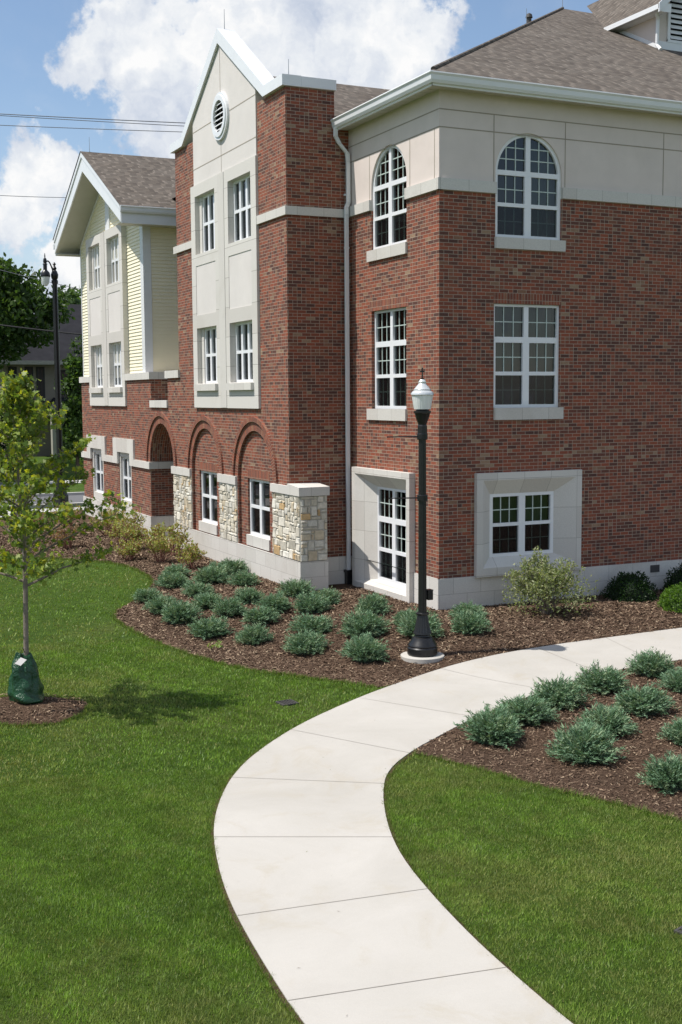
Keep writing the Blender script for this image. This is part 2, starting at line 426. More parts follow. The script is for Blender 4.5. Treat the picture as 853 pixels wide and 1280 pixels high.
# the path: concrete panels with open control joints between them
JL = [(-8.19, -19), (-8.22, -15.6), (-8.19, -13.85), (-8.10, -12.09), (-7.85, -10.41), (-7.55, -8.67), (-6.75, -6.95), (-5.41, -5.45), (-3.75, -4.23), (-1.95, -3.35), (.1, -3.04), (1.75, -2.96), (3.3, -2.9), (4.9, -2.9), (6.5, -2.9), (9.5, -2.9)]
JR = [(-6.41, -19), (-6.48, -15.6), (-6.5, -13.9), (-6.44, -12.29), (-6.27, -10.77), (-5.90, -9.31), (-5.25, -7.87), (-4.43, -6.96), (-2.9, -5.97), (-1.2, -5.15), (.4, -4.6), (1.9, -4.41), (3.4, -4.40), (4.95, -4.40), (6.5, -4.41), (9.5, -4.41)]
def near(P, p): return min(range(len(P)), key=lambda i: (P[i][0]-p[0])**2+(P[i][1]-p[1])**2)
struct(sheet('concrete_path', PATH, .030, M['concrete'], .3, .05))
jm = MB()
for a, b in zip(JL, JR):
    i = near(PO, a); j = near(PI, b); a = PO[i] if math.dist(PO[i], a) < .4 else a; b = PI[j] if math.dist(PI[j], b) < .4 else b
    A, B = Vector(a), Vector(b); t = (B-A).normalized(); nn = Vector((-t.y, t.x))*.0035; n = 8
    for k in range(n):
        p, q = A.lerp(B, k/n), A.lerp(B, (k+1)/n)
        jm.face([(*(p-nn), H(*p)+.0335), (*(q-nn), H(*q)+.0335), (*(q+nn), H(*q)+.0335), (*(p+nn), H(*p)+.0335)])
M['jt'] = plain('joint_dirt', (.27, .245, .21), .95)
struct(jm.build('path_joints', M['jt']))

BL = smooth([(-3.24,-3.78), (-3.54,-3.28), (-4.09,-2.47), (-4.67,-1.61), (-5.10,-0.16), (-5.35,1.80), (-5.39,2.73), (-5.32,3.72), (-5.13,4.21), (-4.67,4.70), (-4.00,5.67), (-3.61,6.63), (-3.49,8.16), (-3.62,9.58), (-3.81,10.35), (-4.34,11.70), (-5.05,13.37), (-5.71,14.54), (-6.83,15.80), (-9, 18)], 2)
i0 = near(PO, (-3.01, -3.81))
def soil(line, sg):
    L = [Vector(p) for p in line]; mb = MB(); prev = None
    for k, p in enumerate(L):
        d = (L[min(k+1, len(L)-1)]-L[max(k-1, 0)]).normalized(); n = Vector((-d.y, d.x))*sg; w = .035+.02*noise.noise(Vector((p.x*4, p.y*4, 0)))
        a, b = p-n*.01, p+n*w; cur = ((a.x, a.y, H(*a)+.022), (b.x, b.y, H(*b)+.012))
        if prev: mb.face([prev[0], cur[0], cur[1], prev[1]])
        prev = cur
    return mb
sl_ = soil(PO[:i0+1], 1); s2_ = soil(PI[:near(PI, (-4.36, -6.91))+1], -1); struct(sl_.build('soil_edge', M['mulch'])); struct(s2_.build('soil_edge', M['mulch']))
shift = lambda P, dx, dy: [(p[0]+dx, p[1]+dy) for p in P]
BED_L = BL+[(-11, 20), (-11, 24.2), (2, 24.2), (2, 1.2), (30, 1.2), (30, -3.1)]+shift(PO[i0:-1][::-1], 0, -.08)
BRL = [(-4.38,-6.99), (-4.12,-7.52), (-3.90,-8.17), (-3.62,-8.94), (-3.26,-9.70), (-3.06,-10.31), (-2.2, -12.5), (0, -15)]
i1 = near(PI, (-4.36, -6.91))
BED_R = smooth(BRL, 1)+[(12, -15), (12, -4.3)]+shift([p for p in PI[i1:] if p[0] < 11.5][::-1], 0, .08)
RC = (-8.33, -3.22)
RING = [(RC[0]+(.82+.05*sin(3*a)+.03*sin(7*a))*cos(a), RC[1]+(.66+.04*sin(4*a+1)+.02*sin(9*a))*sin(a)) for a in [2*pi*i/60 for i in range(60)]]
bump = lambda p: .012*noise.noise(Vector((p[0]*3, p[1]*3, 0)))
struct(sheet('mulch_bed_by_building', BED_L, .018, M['mulch'], .25, .03, crown=bump))
struct(sheet('mulch_bed_by_path', BED_R, .018, M['mulch'], .25, .03, crown=bump))
struct(sheet('mulch_ring', RING, .018, M['mulch'], .12, .03, crown=lambda p: .05*max(0, 1-((p[0]-RC[0])/.8)**2-((p[1]-RC[1])/.65)**2)))
# street beyond: pavement, road with kerbs, far pavement
def strip(name, y0, y1, off, mat, x0=-60, x1=60): 
    mb = MB(); n = 60
    for i in range(n):
        a, b = x0+(x1-x0)*i/n, x0+(x1-x0)*(i+1)/n
        zs = lambda x, y: -.30+off
        mb.face([(a, y0, zs(a, y0)), (b, y0, zs(b, y0)), (b, y1, zs(b, y1)), (a, y1, zs(a, y1))])
        mb.face([(a, y0, zs(a, y0)), (b, y0, zs(b, y0)), (b, y0, zs(b, y0)-.14), (a, y0, zs(a, y0)-.14)])
    return struct(mb.build(name, mat))
strip('near_sidewalk', 25.0, 28.2, .03, M['concrete2'])
strip('road', 29.2, 34.4, .012, M['asphalt'])
for nm, y in (('near_kerb', 28.95), ('far_kerb', 34.4)):
    mb = MB(); mb.box((-60, y, -.4), (60, y+.25, -.17)); struct(mb.build(nm, M['concrete2']))
strip('far_sidewalk', 42.0, 44.2, .03, M['concrete2'])

# ------------------------------------------------------------------ the building
B = thing('brick_building', 'three-storey red brick hall with limestone trim, arched entrance and grey shingle roofs', 'building', (0, 0, 0))

def window(F, u0, u1, v0, v1, kind, d0=.08, sill=None, cols=2, tint=None, blind=None):
    arch = kind == 'arch'; fw = .050; mw = {'triple': .075, 'plain': .085}.get(kind, .105)
    R = (u1-u0)/2; uc = (u0+u1)/2
    w = MB(); holes = []; lites = []
    if arch: vs = v1-R; outer = [(u0, v0), (u1, v0)]+arc(uc, vs, R, 0, pi, 32)
    else: vs = v1; outer = rect(u0, u1, v0, v1)
    h = v1-v0
    if kind == 'six': rows = [(0, .32, 'low'), (.345, .635, 'up'), (.685, 1, 'tr')]
    elif kind == 'arch': hs = vs-v0; rows = [(0, .49*hs/h, 'low'), (.53*hs/h, .97*hs/h, 'up')]
    else: rows = [(0, .49, 'low'), (.525, 1, 'up')]
    cw = (u1-u0-2*fw-(cols-1)*mw)/cols
    screens = []; munt = MB()
    for c in range(cols):
        a = u0+fw+c*(cw+mw); b = a+cw
        for r0, r1, k in rows:
            y0 = v0+h*r0+(fw if r0 == 0 else .0); y1 = v0+h*r1-(fw if r1 == 1 else 0)
            s = 0. if k == 'tr' else .022
            holes.append(rect(a+s, b-s, y0+s*.5, y1-s*.5)); lites.append((a+s, b-s, y0+s*.5, y1-s*.5, k))
        if arch:
            zt = vs+.045; ri = R-.065; um = mw/2
            if c == 0:
                xe = -sqrt(ri*ri-(zt-vs)**2); pts = [(uc-um, zt), (uc-um, vs+sqrt(ri*ri-um*um))]
                a0 = math.atan2(sqrt(ri*ri-um*um), -um); a1 = math.atan2(zt-vs, xe)
            else:
                xe = sqrt(ri*ri-(zt-vs)**2); pts = [(uc+um, zt), (uc+um, vs+sqrt(ri*ri-um*um))]
                a0 = math.atan2(sqrt(ri*ri-um*um), um); a1 = math.atan2(zt-vs, xe)
            pts += [(uc+ri*cos(a0+(a1-a0)*i/14), vs+ri*sin(a0+(a1-a0)*i/14)) for i in range(1, 15)]
            holes.append(pts)
            sg = -1 if c == 0 else 1
            for k in (1, 2):
                uu = um+(ri-um)*k/3; top = sqrt(max(0, ri*ri-uu*uu))
                x = uc+sg*uu; slab(munt, F, rect(x-.009, x+.009, zt, vs+top), (), .02, d0+.03)
                zz = (zt-vs)+(ri-(zt-vs))*k/3; xe2 = sqrt(max(0, ri*ri-zz*zz))
                q0, q1 = sorted((uc+sg*um, uc+sg*xe2)); slab(munt, F, rect(q0, q1, vs+zz-.009, vs+zz+.009), (), .02, d0+.031)
    slab(w, F, outer, holes, .07, d0)
    wo = w.build('window', M['vinyl'], B)
    # raised brickmould bead
    one('pane', M['glass'], wo, F, [(uc+(p[0]-uc)*.985, v0+.01+(p[1]-v0)*.985) for p in outer], (), .004, d0+.045, sides=False)
    sc = MB(); has = False
    for a, b, y0, y1, k in lites:
        if kind in ('six', 'arch', 'double'):
            dd = .03 if k != 'low' else .052
            for i in (1, 2):
                x = a+(b-a)*i/3; slab(munt, F, rect(x-.009, x+.009, y0, y1), (), .012, d0+dd)
            z = (y0+y1)/2; slab(munt, F, rect(a, b, z-.009, z+.009), (), .012, d0+dd+.001)
        if k == 'low':
            slab(sc, F, rect(a+.01, b-.01, y0+.01, y1-.01), (), .002, d0+.02, sides=False); has = True
    if munt.f: munt.build('muntin', M['screen_bar'], wo)
    if has: sc.build('screen', M['screen'], wo)
    # dark room behind, with blinds or curtains
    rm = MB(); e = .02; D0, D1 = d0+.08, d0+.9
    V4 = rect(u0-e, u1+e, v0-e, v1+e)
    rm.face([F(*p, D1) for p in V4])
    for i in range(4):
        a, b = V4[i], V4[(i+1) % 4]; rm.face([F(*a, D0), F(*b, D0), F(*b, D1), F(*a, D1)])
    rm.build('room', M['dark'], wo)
    if blind:
        cu = MB()
        for (f0, f1, g0, g1) in blind:
            a = u0+(u1-u0)*f0; b = u0+(u1-u0)*f1; z0 = v0+h*g0; z1 = v0+h*g1; n = 14
            for i in range(n):
                p, q = a+(b-a)*i/n, a+(b-a)*(i+1)/n; dp, dq = .16+.02*(i % 2), .16+.02*((i+1) % 2)
                cu.face([F(p, z0, d0+dp), F(q, z0, d0+dq), F(q, z1, d0+dq), F(p, z1, d0+dp)])
        cu.build('curtain', M['curtain'], wo)
    if sill:
        a, b, z0, z1, pr = sill; mb = MB()
        slab(mb, F, rect(a, b, z0, z1), (), pr+.1, -pr); mb.build('sill', M['band'], wo)
    return wo
def lintel(F, u0, u1, z): 
    one('brick_lintel', M['soldier'], B, F, rect(u0-.01, u1+.01, z, z+.2), (), .06, -.004, swap=True)
def surround(F, O, Hh, pr, inset, dep, mat='lime'):
    u0, u1, v0, v1 = O; a0, a1, b0, b1 = Hh; mb = MB()
    I = (u0+inset, u1-inset, v0+inset*1.2, v1-inset)
    slab(mb, F, rect(*O), [rect(*I)], pr, -pr)
    oi, hh = rect(*I), rect(*Hh)
    for i in range(4):
        j = (i+1) % 4; mb.face([F(*oi[i], -pr), F(*oi[j], -pr), F(*hh[j], dep), F(*hh[i], dep)])
        mb.face([F(*hh[i], dep), F(*hh[j], dep), F(*hh[j], dep+.06), F(*hh[i], dep+.06)])
    return mb.build('window_surround', M['surr'], B)
M['surr'] = block_mat('limestone_surround', .62, .62, .007, LS, (.30, .28, .25), .8, 0, .002, bands=.1, stain=.5, soft=.002, vgrain=90)

# --- corner block, street face (x=0) and lawn face (y=0)
LB = [(.002, .62), (1.1, .62), (1.1, 2.4), (3.3, 2.4), (3.3, .62), (3.82, .62), (3.82, 7.86), (2.77, 7.86), (2.77, 7.06), (1.26, 7.06), (1.26, 7.86), (.002, 7.86)]
one('brick_wall', M['brick'], B, FX(0), LB, [rect(1.28, 2.78, 3.82, 5.82)], .12)
RBp = [(.002, .62), (26, .62), (26, 7.86), (2.73, 7.86), (2.73, 7.06), (1.22, 7.06), (1.22, 7.86), (.002, 7.86)]
one('brick_wall', M['brick'], B, FY(0), RBp, [rect(1.20, 2.73, 3.84, 5.82), rect(.95, 3.05, .8, 2.45)], .12)
for F, L in ((FX(0), 3.82), (FY(0), 26)):
    one('foundation', M['lime'], B, F, rect(-.028, L, -.25, .62), [rect(.95 if L < 5 else 30, 3.48 if L < 5 else 31, -.25 if L < 5 else .3, .62 if L < 5 else .4)][:1 if L < 5 else 0], .05, -.03)
def ledge(F, a, b, z0=7.86, z1=8.07, pr=.05, mat='band'): return one('limestone_ledge', M[mat], B, F, rect(a, b, z0, z1), (), pr+.06, -pr)
ledge(FX(0), -.048, 1.26); ledge(FX(0), 2.77, 3.80)
ledge(FY(0), -.047, 1.22); ledge(FY(0), 2.73, 26)
def stucco_arch(F, u0, u1, L, uc):
    R = (u1-u0)/2; zs = 9.03-R
    o = [(.002, 8.07), (u0, 8.07)]+[(u0, zs)]+arc(uc, zs, R, pi, 0, 32)+[(u1, 8.07), (L, 8.07), (L, 9.72), (.002, 9.72)]
    one('stucco_wall', M['stucco'], B, F, o, (), .1, 0)
stucco_arch(FX(0), 1.26, 2.77, 3.82, 2.015); stucco_arch(FY(0), 1.22, 2.73, 26, 1.975)
mb = MB()
for F, L, vv, gap in ((FX(0), 3.8, (.17, 1.12, 2.84), None), (FY(0), 26, (1.18, 2.80, 5.2, 7.6, 10), None)):
    for z in (9.31, 8.99): slab(mb, F, rect(0, L, z-.011, z+.011), (), .003, -.003)
    for u in vv: slab(mb, F, rect(u-.009, u+.009, 8.08, 9.31 if F(0, 0)[0] == 0 and F(1, 0)[0] == 1 else 8.99), (), .003, -.004)
mb.build('stucco_joints', M['joint'], B)
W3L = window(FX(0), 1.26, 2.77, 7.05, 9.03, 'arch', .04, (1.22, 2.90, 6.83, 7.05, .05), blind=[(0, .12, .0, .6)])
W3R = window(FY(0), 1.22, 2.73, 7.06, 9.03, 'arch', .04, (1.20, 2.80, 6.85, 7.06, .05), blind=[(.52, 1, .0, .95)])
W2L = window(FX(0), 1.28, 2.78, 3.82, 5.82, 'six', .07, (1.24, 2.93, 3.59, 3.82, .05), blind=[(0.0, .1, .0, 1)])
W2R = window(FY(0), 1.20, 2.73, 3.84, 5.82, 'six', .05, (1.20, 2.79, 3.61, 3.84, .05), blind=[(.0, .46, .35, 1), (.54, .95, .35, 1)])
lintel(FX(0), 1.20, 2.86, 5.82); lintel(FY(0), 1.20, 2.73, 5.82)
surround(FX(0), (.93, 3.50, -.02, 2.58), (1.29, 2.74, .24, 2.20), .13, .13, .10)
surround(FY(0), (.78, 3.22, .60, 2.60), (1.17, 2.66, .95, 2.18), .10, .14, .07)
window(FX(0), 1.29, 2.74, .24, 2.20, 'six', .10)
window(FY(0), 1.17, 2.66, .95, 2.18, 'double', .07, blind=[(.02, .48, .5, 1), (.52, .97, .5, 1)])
pbox('foundation_vent', M['iron'], B, (5.03, -.045, .40), (5.26, -.028, .55))

# --- tower and entrance range (x = XT)
T = FX(XT)
TB = [(3.82, .60), (8.22, .60), (8.22, .60), (11.93, .60)]+arc(13.04, 2.24, 1.11, 0, 0, 1)[:0] + [(11.93, 2.24)] + arc(13.04, 2.24, 1.11, pi, 0, 24, 1.17)[::-1][0:0]
ent = [(11.93, .60), (11.93, 2.24)] + [(13.04-1.11*cos(pi*i/24), 2.24+1.17*sin(pi*i/24)) for i in range(1, 24)] + [(14.15, 2.24), (14.15, .60)]
TB = [(3.823, .60)]+ent+[(22.37, .60), (22.37, 4.60), (20.97, 4.60), (20.97, 3.81), (16.50, 3.81), (16.50, 4.60), (13.953, 4.60), (13.953, 3.80), (12.33, 3.80), (12.33, 4.62), (11.27, 4.62), (11.27, 10.44), (9.70, 10.44), (9.70, 9.32), (9.88, 9.32), (9.88, 3.82), (5.40, 3.82), (5.40, 9.32), (5.42, 9.32), (5.42, 10.44), (3.823, 10.44)]
def archhole(a, b, z0, top, spring=2.24): 
    c = (a+b)/2; r = (b-a)/2; return [(a, z0), (b, z0)]+[(c+r*cos(pi*i/24), spring+(top-spring)*sin(pi*i/24)) for i in range(25)]
A2 = archhole(8.22, 10.33, .64, 3.32); A3 = archhole(4.76, 6.92, .64, 3.32)
one('brick_wall', M['brick'], B, T, TB, [A2, A3, rect(19.60, 21.12, .64, 2.39), rect(16.20, 17.60, .64, 2.39)], .12)
# arched fields with their windows
for poly, (w0, w1) in ((A2, (8.62, 9.95)), (A3, (5.13, 6.48))):
    one('brick_wall', M['brick'], B, T, poly, [rect(w0, w1, .66, 2.21)], .08, .07)
    window(T, w0, w1, .90, 2.21, 'plain', .12)
    one('limestone_sill', M['band'], B, T, rect(w0-.03, w1+.03, .655, .90), (), .1, .03)
    lintel(FX(XT+.07), w0, w1, 2.21)
def ring(c, r0, r1, d, dep, k=1., mat='soldier'):
    mb = MB(); n = 36
    for i in range(n):
        a, b = pi*i/n, pi*(i+1)/n
        P = lambda r, t, dd: T(c+r*cos(t), 2.24+k*r*sin(t), dd)
        uv = [(0, a*r1), (.2032*(r1-r0)/.2, a*r1), (.2032*(r1-r0)/.2, b*r1), (0, b*r1)]
        mb.face([P(r0, a, d), P(r1, a, d), P(r1, b, d), P(r0, b, d)], uv=[(u+.003, v) for u, v in uv])
        for r in (r0, r1): mb.face([P(r, a, d), P(r, b, d), P(r, b, d+dep), P(r, a, d+dep)])
    mb.build('brick_arch', M[mat], B)
for c, ri in ((9.275, 1.06), (5.84, 1.08), (13.04, 1.12)):
    ring(c, ri, ri+.2, -.006, .04); ring(c, ri+.205, ri+.31, -.05, .06)
# foundation, stone piers and their caps, window aprons
one('foundation', M['lime'], B, T, [(3.213, -.25), (11.93, -.25), (11.93, .64), (3.213, .64)], (), .06, -.03)
one('foundation', M['lime'], B, T, rect(14.15, 22.45, -.25, .64), (), .06, -.03)
def veneer(F, u0, u1, v0, v1, name='stone_veneer'):
    mb = MB(); c = .072; nu = max(2, round((u1-u0)/c)); nv = round((v1-v0)/c); cu = (u1-u0)/nu; cv = (v1-v0)/nv
    used = [[0]*nv for _ in range(nu)]
    slab(mb, F, rect(u0, u1, v0, v1), (), .07, -.012)
    mb.c = [(.45, .43, .38)]*len(mb.f)
    for j in range(nv):
        for i in range(nu):
            if used[i][j]: continue
            w = random.choice((2, 2, 3, 3, 4, 5)); h = random.choice((1, 1, 2, 2, 2, 3))
            if random.random() < .12: w, h = 1, 2
            w = min(w, nu-i); h = min(h, nv-j)
            k = 1
            while k < w and not used[i+k][j]: k += 1
            w = k
            for a in range(w):
                for b in range(h): used[i+a][j+b] = 1
            base = random.choice(((.58, .53, .43), (.62, .58, .50), (.54, .50, .42), (.64, .61, .54), (.54, .46, .34), (.55, .38, .20) if random.random() < .3 else (.60, .56, .48)))
            kk = random.uniform(.85, 1.12); col = tuple(x*kk for x in base)
            g = .006; a0, a1 = u0+i*cu+g, u0+(i+w)*cu-g; b0, b1 = v0+j*cv+g, v0+(j+h)*cv-g
            jt = lambda: random.uniform(-.006, .006)
            O = [(a0+jt(), b0+jt()), (a1+jt(), b0+jt()), (a1+jt(), b1+jt()), (a0+jt(), b1+jt())]
            m = ((a0+a1)/2, (b0+b1)/2); dd = [-.022-random.uniform(0, .028) for _ in range(4)]
            I = [(m[0]+(p[0]-m[0])*(1-.012/abs(a1-a0)*2), m[1]+(p[1]-m[1])*(1-.012/abs(b1-b0)*2)) for p in O]
            mb.face([F(*I[q], dd[q]) for q in range(4)], col=col)
            for q in range(4):
                r = (q+1) % 4
                mb.face([F(*O[q], -.008), F(*O[r], -.008), F(*I[r], dd[r]), F(*I[q], dd[q])], col=col)
    return mb.build(name, M['fieldstone'], B)
for a, b in ((10.35, 11.90), (6.97, 8.20), (3.24, 4.74)): veneer(T, a, b, .645, 2.02)
one('limestone_cap', M['band'], B, T, rect(10.38, 11.97, 2.02, 2.22), (), .12, -.06)
one('limestone_cap', M['band'], B, T, rect(6.97, 8.23, 2.02, 2.22), (), .12, -.06)
# the corner pier turns toward the lawn
FP = FY(3.24)
veneer(FP, XT-.01, -.84, .645, 2.02)
one('foundation', M['lime'], B, FP, rect(XT-.027, -.83, -.25, .64), (), .5, -.03)
mb = MB(); x0, x1, y0, y1 = XT-.06, -.80, 3.18, 4.78
P0_ = [(x0, y0, 2.02), (x1, y0, 2.02), (x1, y1, 2.02), (x0, y1, 2.02)]; P1_ = [(x0, y0, 2.19), (x1, y0, 2.19), (x1, 3.9, 2.23), (x1, y1, 2.23), (x0, y1, 2.22)]
mb.box((x0, y0, 2.02), (x1, 3.80, 2.20)); mb.box((x0, 3.80, 2.02), (XT+.05, y1, 2.20))
mb.face([(x0, y0, 2.202), (x1, y0, 2.202), (x1, 3.815, 2.25), (x0, 3.815, 2.25)])
mb.face([(x0, y0, 2.20), (x0, y0, 2.202), (x0, 3.815, 2.25), (x0, 3.815, 2.20)])
mb.build('limestone_cap', M['band'], B)
pbox('stone_pier_core', M['fieldstone'], B, (XT+.02, 3.27, 0), (-.85, 3.83, 2.02))
# band that steps over the two ground-floor windows of the entrance range
st = [(14.15, 2.02), (15.88-.13, 2.02), (15.75, 2.82)]
def hood(a0, a1, i0, i1):
    return [(a0, 2.02), (i0, 2.02), (i0, 2.39), (i1, 2.39), (i1, 2.02), (a1, 2.02), (a1, 2.82), (a0, 2.82)]
mb = MB()
slab(mb, T, [(14.15, 2.02), (16.20, 2.02), (16.20, 2.39), (17.60, 2.39), (17.60, 2.02), (19.60, 2.02), (19.60, 2.39), (21.12, 2.39), (21.12, 2.02), (22.44, 2.02), (22.44, 2.22), (21.62, 2.22), (21.62, 2.82), (19.14, 2.82), (19.14, 2.22), (18.12, 2.22), (18.12, 2.82), (15.75, 2.82), (15.75, 2.22), (14.15, 2.22)], (), .1, -.06)
mb.build('limestone_ledge', M['band'], B)
for a, b, w0, w1 in ((19.60, 21.12, 19.76, 21.0), (16.20, 17.60, 16.34, 17.5)):
    one('window_surround', M['panel'], B, T, rect(a, b, .64, 2.39), [rect(w0, w1, .90, 2.24)], .12, .02)
    window(T, w0, w1, .90, 2.24, 'plain', .09)
# entrance passage: brick jamb with ledge and base, dark vestibule behind
for yy, sg in ((14.15, 1), (11.93, -1)):
    Fj = lambda u, v, d=0., yy=yy, sg=sg: (u, yy+sg*(d-.002), v)
    one('entrance_jamb', M['brick'], B, Fj, rect(XT, XT+.75, .62, 3.42), (), .08, sides=False)
    one('foundation', M['lime'], B, Fj, rect(XT-.027, XT+.78, -.25, .64), (), .06, -.03)
    one('limestone_ledge', M['band'], B, Fj, rect(XT-.057, XT+.80, 2.02, 2.22), (), .09, -.06)
mb = MB(); n = 24
for i in range(n):
    a, b = pi*i/n, pi*(i+1)/n; P = lambda t, x: (x, 13.04+1.107*cos(t), 2.24+1.167*sin(t))
    mb.face([P(a, XT), P(b, XT), P(b, XT+.75), P(a, XT+.75)], uv=[(a*1.11, 0), (b*1.11, 0), (b*1.11, .75), (a*1.11, .75)])
mb.build('entrance_vault', M['brick'], B)
mb = MB(); x0, x1, y0, y1, z1 = XT+.75, XT+5, 10.8, 15.6, 3.42
mb.face([(x1, y0, 0), (x1, y1, 0), (x1, y1, z1), (x1, y0, z1)]); mb.face([(x0, y0, 0), (x1, y0, 0), (x1, y0, z1), (x0, y0, z1)])
mb.face([(x0, y1, 0), (x1, y1, 0), (x1, y1, z1), (x0, y1, z1)]); mb.face([(x0, y0, z1), (x1, y0, z1), (x1, y1, z1), (x0, y1, z1)])
for a, b in ((y0, 11.93), (14.15, y1)): mb.face([(x0, a, 0), (x0, b, 0), (x0, b, z1), (x0, a, z1)])
mb.build('entrance_vestibule', M['brick'], B)
pbox('entrance_floor', M['concrete'], B, (XT-.05, 11.99, -.3), (x1, 14.09, .03))
# side wall of the notch above the arch, and its caps
R1 = FY(13.95)
one('brick_wall', M['brick'], B, R1, rect(XT, XT+2.4, 3.90, 4.60), (), .1, sides=False)
one('limestone_cap', M['band'], B, T, rect(12.30, 13.945, 3.80, 4.0), (), .42, -.05)
mb = MB(); mb.box((XT+.02, 12.33, 3.75), (XT+2.4, 13.94, 3.94)); mb.build('notch_floor', M['lime'], B)
def cap2(a, b, x1=XT+.3):  # ledge under the siding
    mb = MB(); mb.box((XT-.06, a, 4.60), (x1, b, 4.80)); return mb.build('limestone_ledge', M['band'], B)
cap2(20.97, 22.46); cap2(13.90, 16.50)
pbox('limestone_ledge', M['band'], B, (XT+.3, 13.90, 4.601), (XT+2.4, 14.9, 4.799))
cap2(11.20, 12.40, XT+.6)
pbox('brick_wall', M['brick'], B, (XT+.002, 11.25, 3.95), (XT+.5, 12.328, 4.60))

# limestone window panels (tower, and the gabled range 11.1 m further)
def panel(F0, y0, zt, dwin):
    c = y0+2.24; F = T
    W = [(y0+.32, y0+1.78), (y0+2.70, y0+4.16)]
    hs = [rect(a, b, z0, z1) for a, b in W for z0, z1 in ((7.62, 9.04), (4.42, 5.80))]
    sp = [rect(a, b, 6.12, 7.34) for a, b in W]
    one('limestone_panel', M['panel'], B, F, rect(y0, y0+4.48, 3.82, zt), hs+sp, .20, -.06)
    one('limestone_panel', M['band'], B, F, rect(c-.205, c+.205, 3.83, zt-.01), (), .04, -.072)
    for a, b in W:
        one('stucco_panel', M['stuccow'], B, F, rect(a, b, 6.12, 7.34), (), .03, -.048)
        mb = MB(); slab(mb, F, rect((a+b)/2-.5, (a+b)/2-.485, 6.14, 7.32), (), .003, -.034); 
        for z0, z1 in ((7.62, 9.04), (4.42, 5.80)):
            sl = (a-.06, b+.10, 4.24, 4.40, .14) if z0 < 5 else None
            p, q_ = (a+.19, b) if a == W[0][0] else (a, b-.19)
            window(F, p, q_, z0, z1, 'triple', dwin, sl, 3)
            one('window_jamb', M['panel'], B, F, rect(a, p, z0, z1) if p > a else rect(q_, b, z0, z1), (), .1, dwin-.03)
panel(T, 5.40, 9.32, .085)
panel(T, 16.50, 9.31, .085)
# tower gable: stucco field, oval louver, joints
GB = [(5.42, 9.32), (9.70, 9.32), (9.70, 10.85), (7.65, 12.22), (5.42, 10.75)]
one('stucco_wall', M['stuccow'], B, T, GB, (), .2, -.03)
mb = MB()
slab(mb, T, rect(5.42, 9.70, 9.71, 9.727), (), .003, -.034); slab(mb, T, rect(5.42, 9.70, 10.61, 10.627), (), .003, -.034)
slab(mb, T, rect(7.64, 7.655, 9.33, 12.15), (), .003, -.035); mb.build('stucco_joints', M['joint'], B)
lc, lz = 7.60, 10.60
mb = MB(); circ = lambda r: [(lc+r*cos(2*pi*i/40), lz+r*sin(2*pi*i/40)) for i in range(40)]
slab(mb, T, circ(.54), [circ(.37)], .07, -.09); slab(mb, T, circ(.47), [circ(.36)], .03, -.115)
lv = mb.build('louver_vent', M['white'], B)
one('louver_back', M['dark'], lv, T, circ(.38), (), .02, -.034, sides=False)
mb = MB()
for i in range(6):
    z = lz-.31+i*.115; w = sqrt(max(0.01, .365**2-(z+.03-lz)**2))
    mb.face([T(lc-w, z, -.085), T(lc+w, z, -.085), T(lc+w, z+.05, -.05), T(lc-w, z+.05, -.05)])
    mb.face([T(lc-w, z, -.085), T(lc+w, z, -.085), T(lc+w, z+.018, -.085), T(lc-w, z+.018, -.085)])
mb.build('louver_blades', M['louver'], lv)
# belt ledge of the tower, return wall facing the lawn
ledge(T, 3.774, 5.40, 7.84, 8.02, .05); ledge(T, 9.88, 11.42, 7.84, 8.02, .05)
RW = FY(3.82)
one('brick_wall', M['brick'], B, RW, [(XT, .60), (.02, .60), (.02, 9.8), (-.33, 9.8), (-.33, 10.44), (XT, 10.44)], (), .12, sides=False)
one('foundation', M['lime'], B, RW, rect(-.82, 0, -.25, .62), (), .05, -.03)
ledge(RW, XT-.047, -.02, 7.843, 8.017, .05)
pbox('brick_wall', M['brick'], B, (XT+.01, 3.94, 9.0), (-.33, 4.15, 10.44))
# white coping over parapet and gable
def coping():
    lo = [(3.765, 10.44), (4.86, 10.44), (7.65, 12.27), (10.44, 10.44), (11.42, 10.44)]
    hi = [(3.765, 10.66), (4.80, 10.66), (7.65, 12.60), (10.50, 10.66), (11.42, 10.66)]
    mb = MB(); xa, xb = XT-.09, XT+.34
    for i in range(4):
        a, b, c, d = lo[i], lo[i+1], hi[i+1], hi[i]
        A = [(xa, *p) for p in (a, b, c, d)]; Bq = [(xb, *p) for p in (a, b, c, d)]
        mb.face(A); mb.face(Bq); mb.face([A[0], A[1], Bq[1], Bq[0]]); mb.face([A[3], A[2], Bq[2], Bq[3]])
    mb.face([(xa, *lo[0]), (xb, *lo[0]), (xb, *hi[0]), (xa, *hi[0])]); mb.face([(xa, *lo[-1]), (xb, *lo[-1]), (xb, *hi[-1]), (xa, *hi[-1])])
    mb.build('coping', M['white'], B)
    pbox('coping', M['white'], B, (xb+.001, 3.766, 10.441), (-.30, 4.16, 10.659), .006)
coping()
mb = MB()   # back of the gable parapet
mb.prism([(XT+.18, *p) for p in [(3.9, 10.44), (4.86, 10.44), (7.65, 12.25), (10.44, 10.44), (11.27, 10.44), (11.27, 9), (3.9, 9)]], [(XT+.30, *p) for p in [(3.9, 10.44), (4.86, 10.44), (7.65, 12.25), (10.44, 10.44), (11.27, 10.44), (11.27, 9), (3.9, 9)]])
mb.build('parapet_back', M['stucco'], B)
pbox('brick_wall', M['brick'], B, (XT+.12, 11.15, 4.8), (2.5, 11.268, 10.40))
pbox('coping', M['white'], B, (XT+.341, 11.1, 10.441), (2.5, 11.419, 10.659))

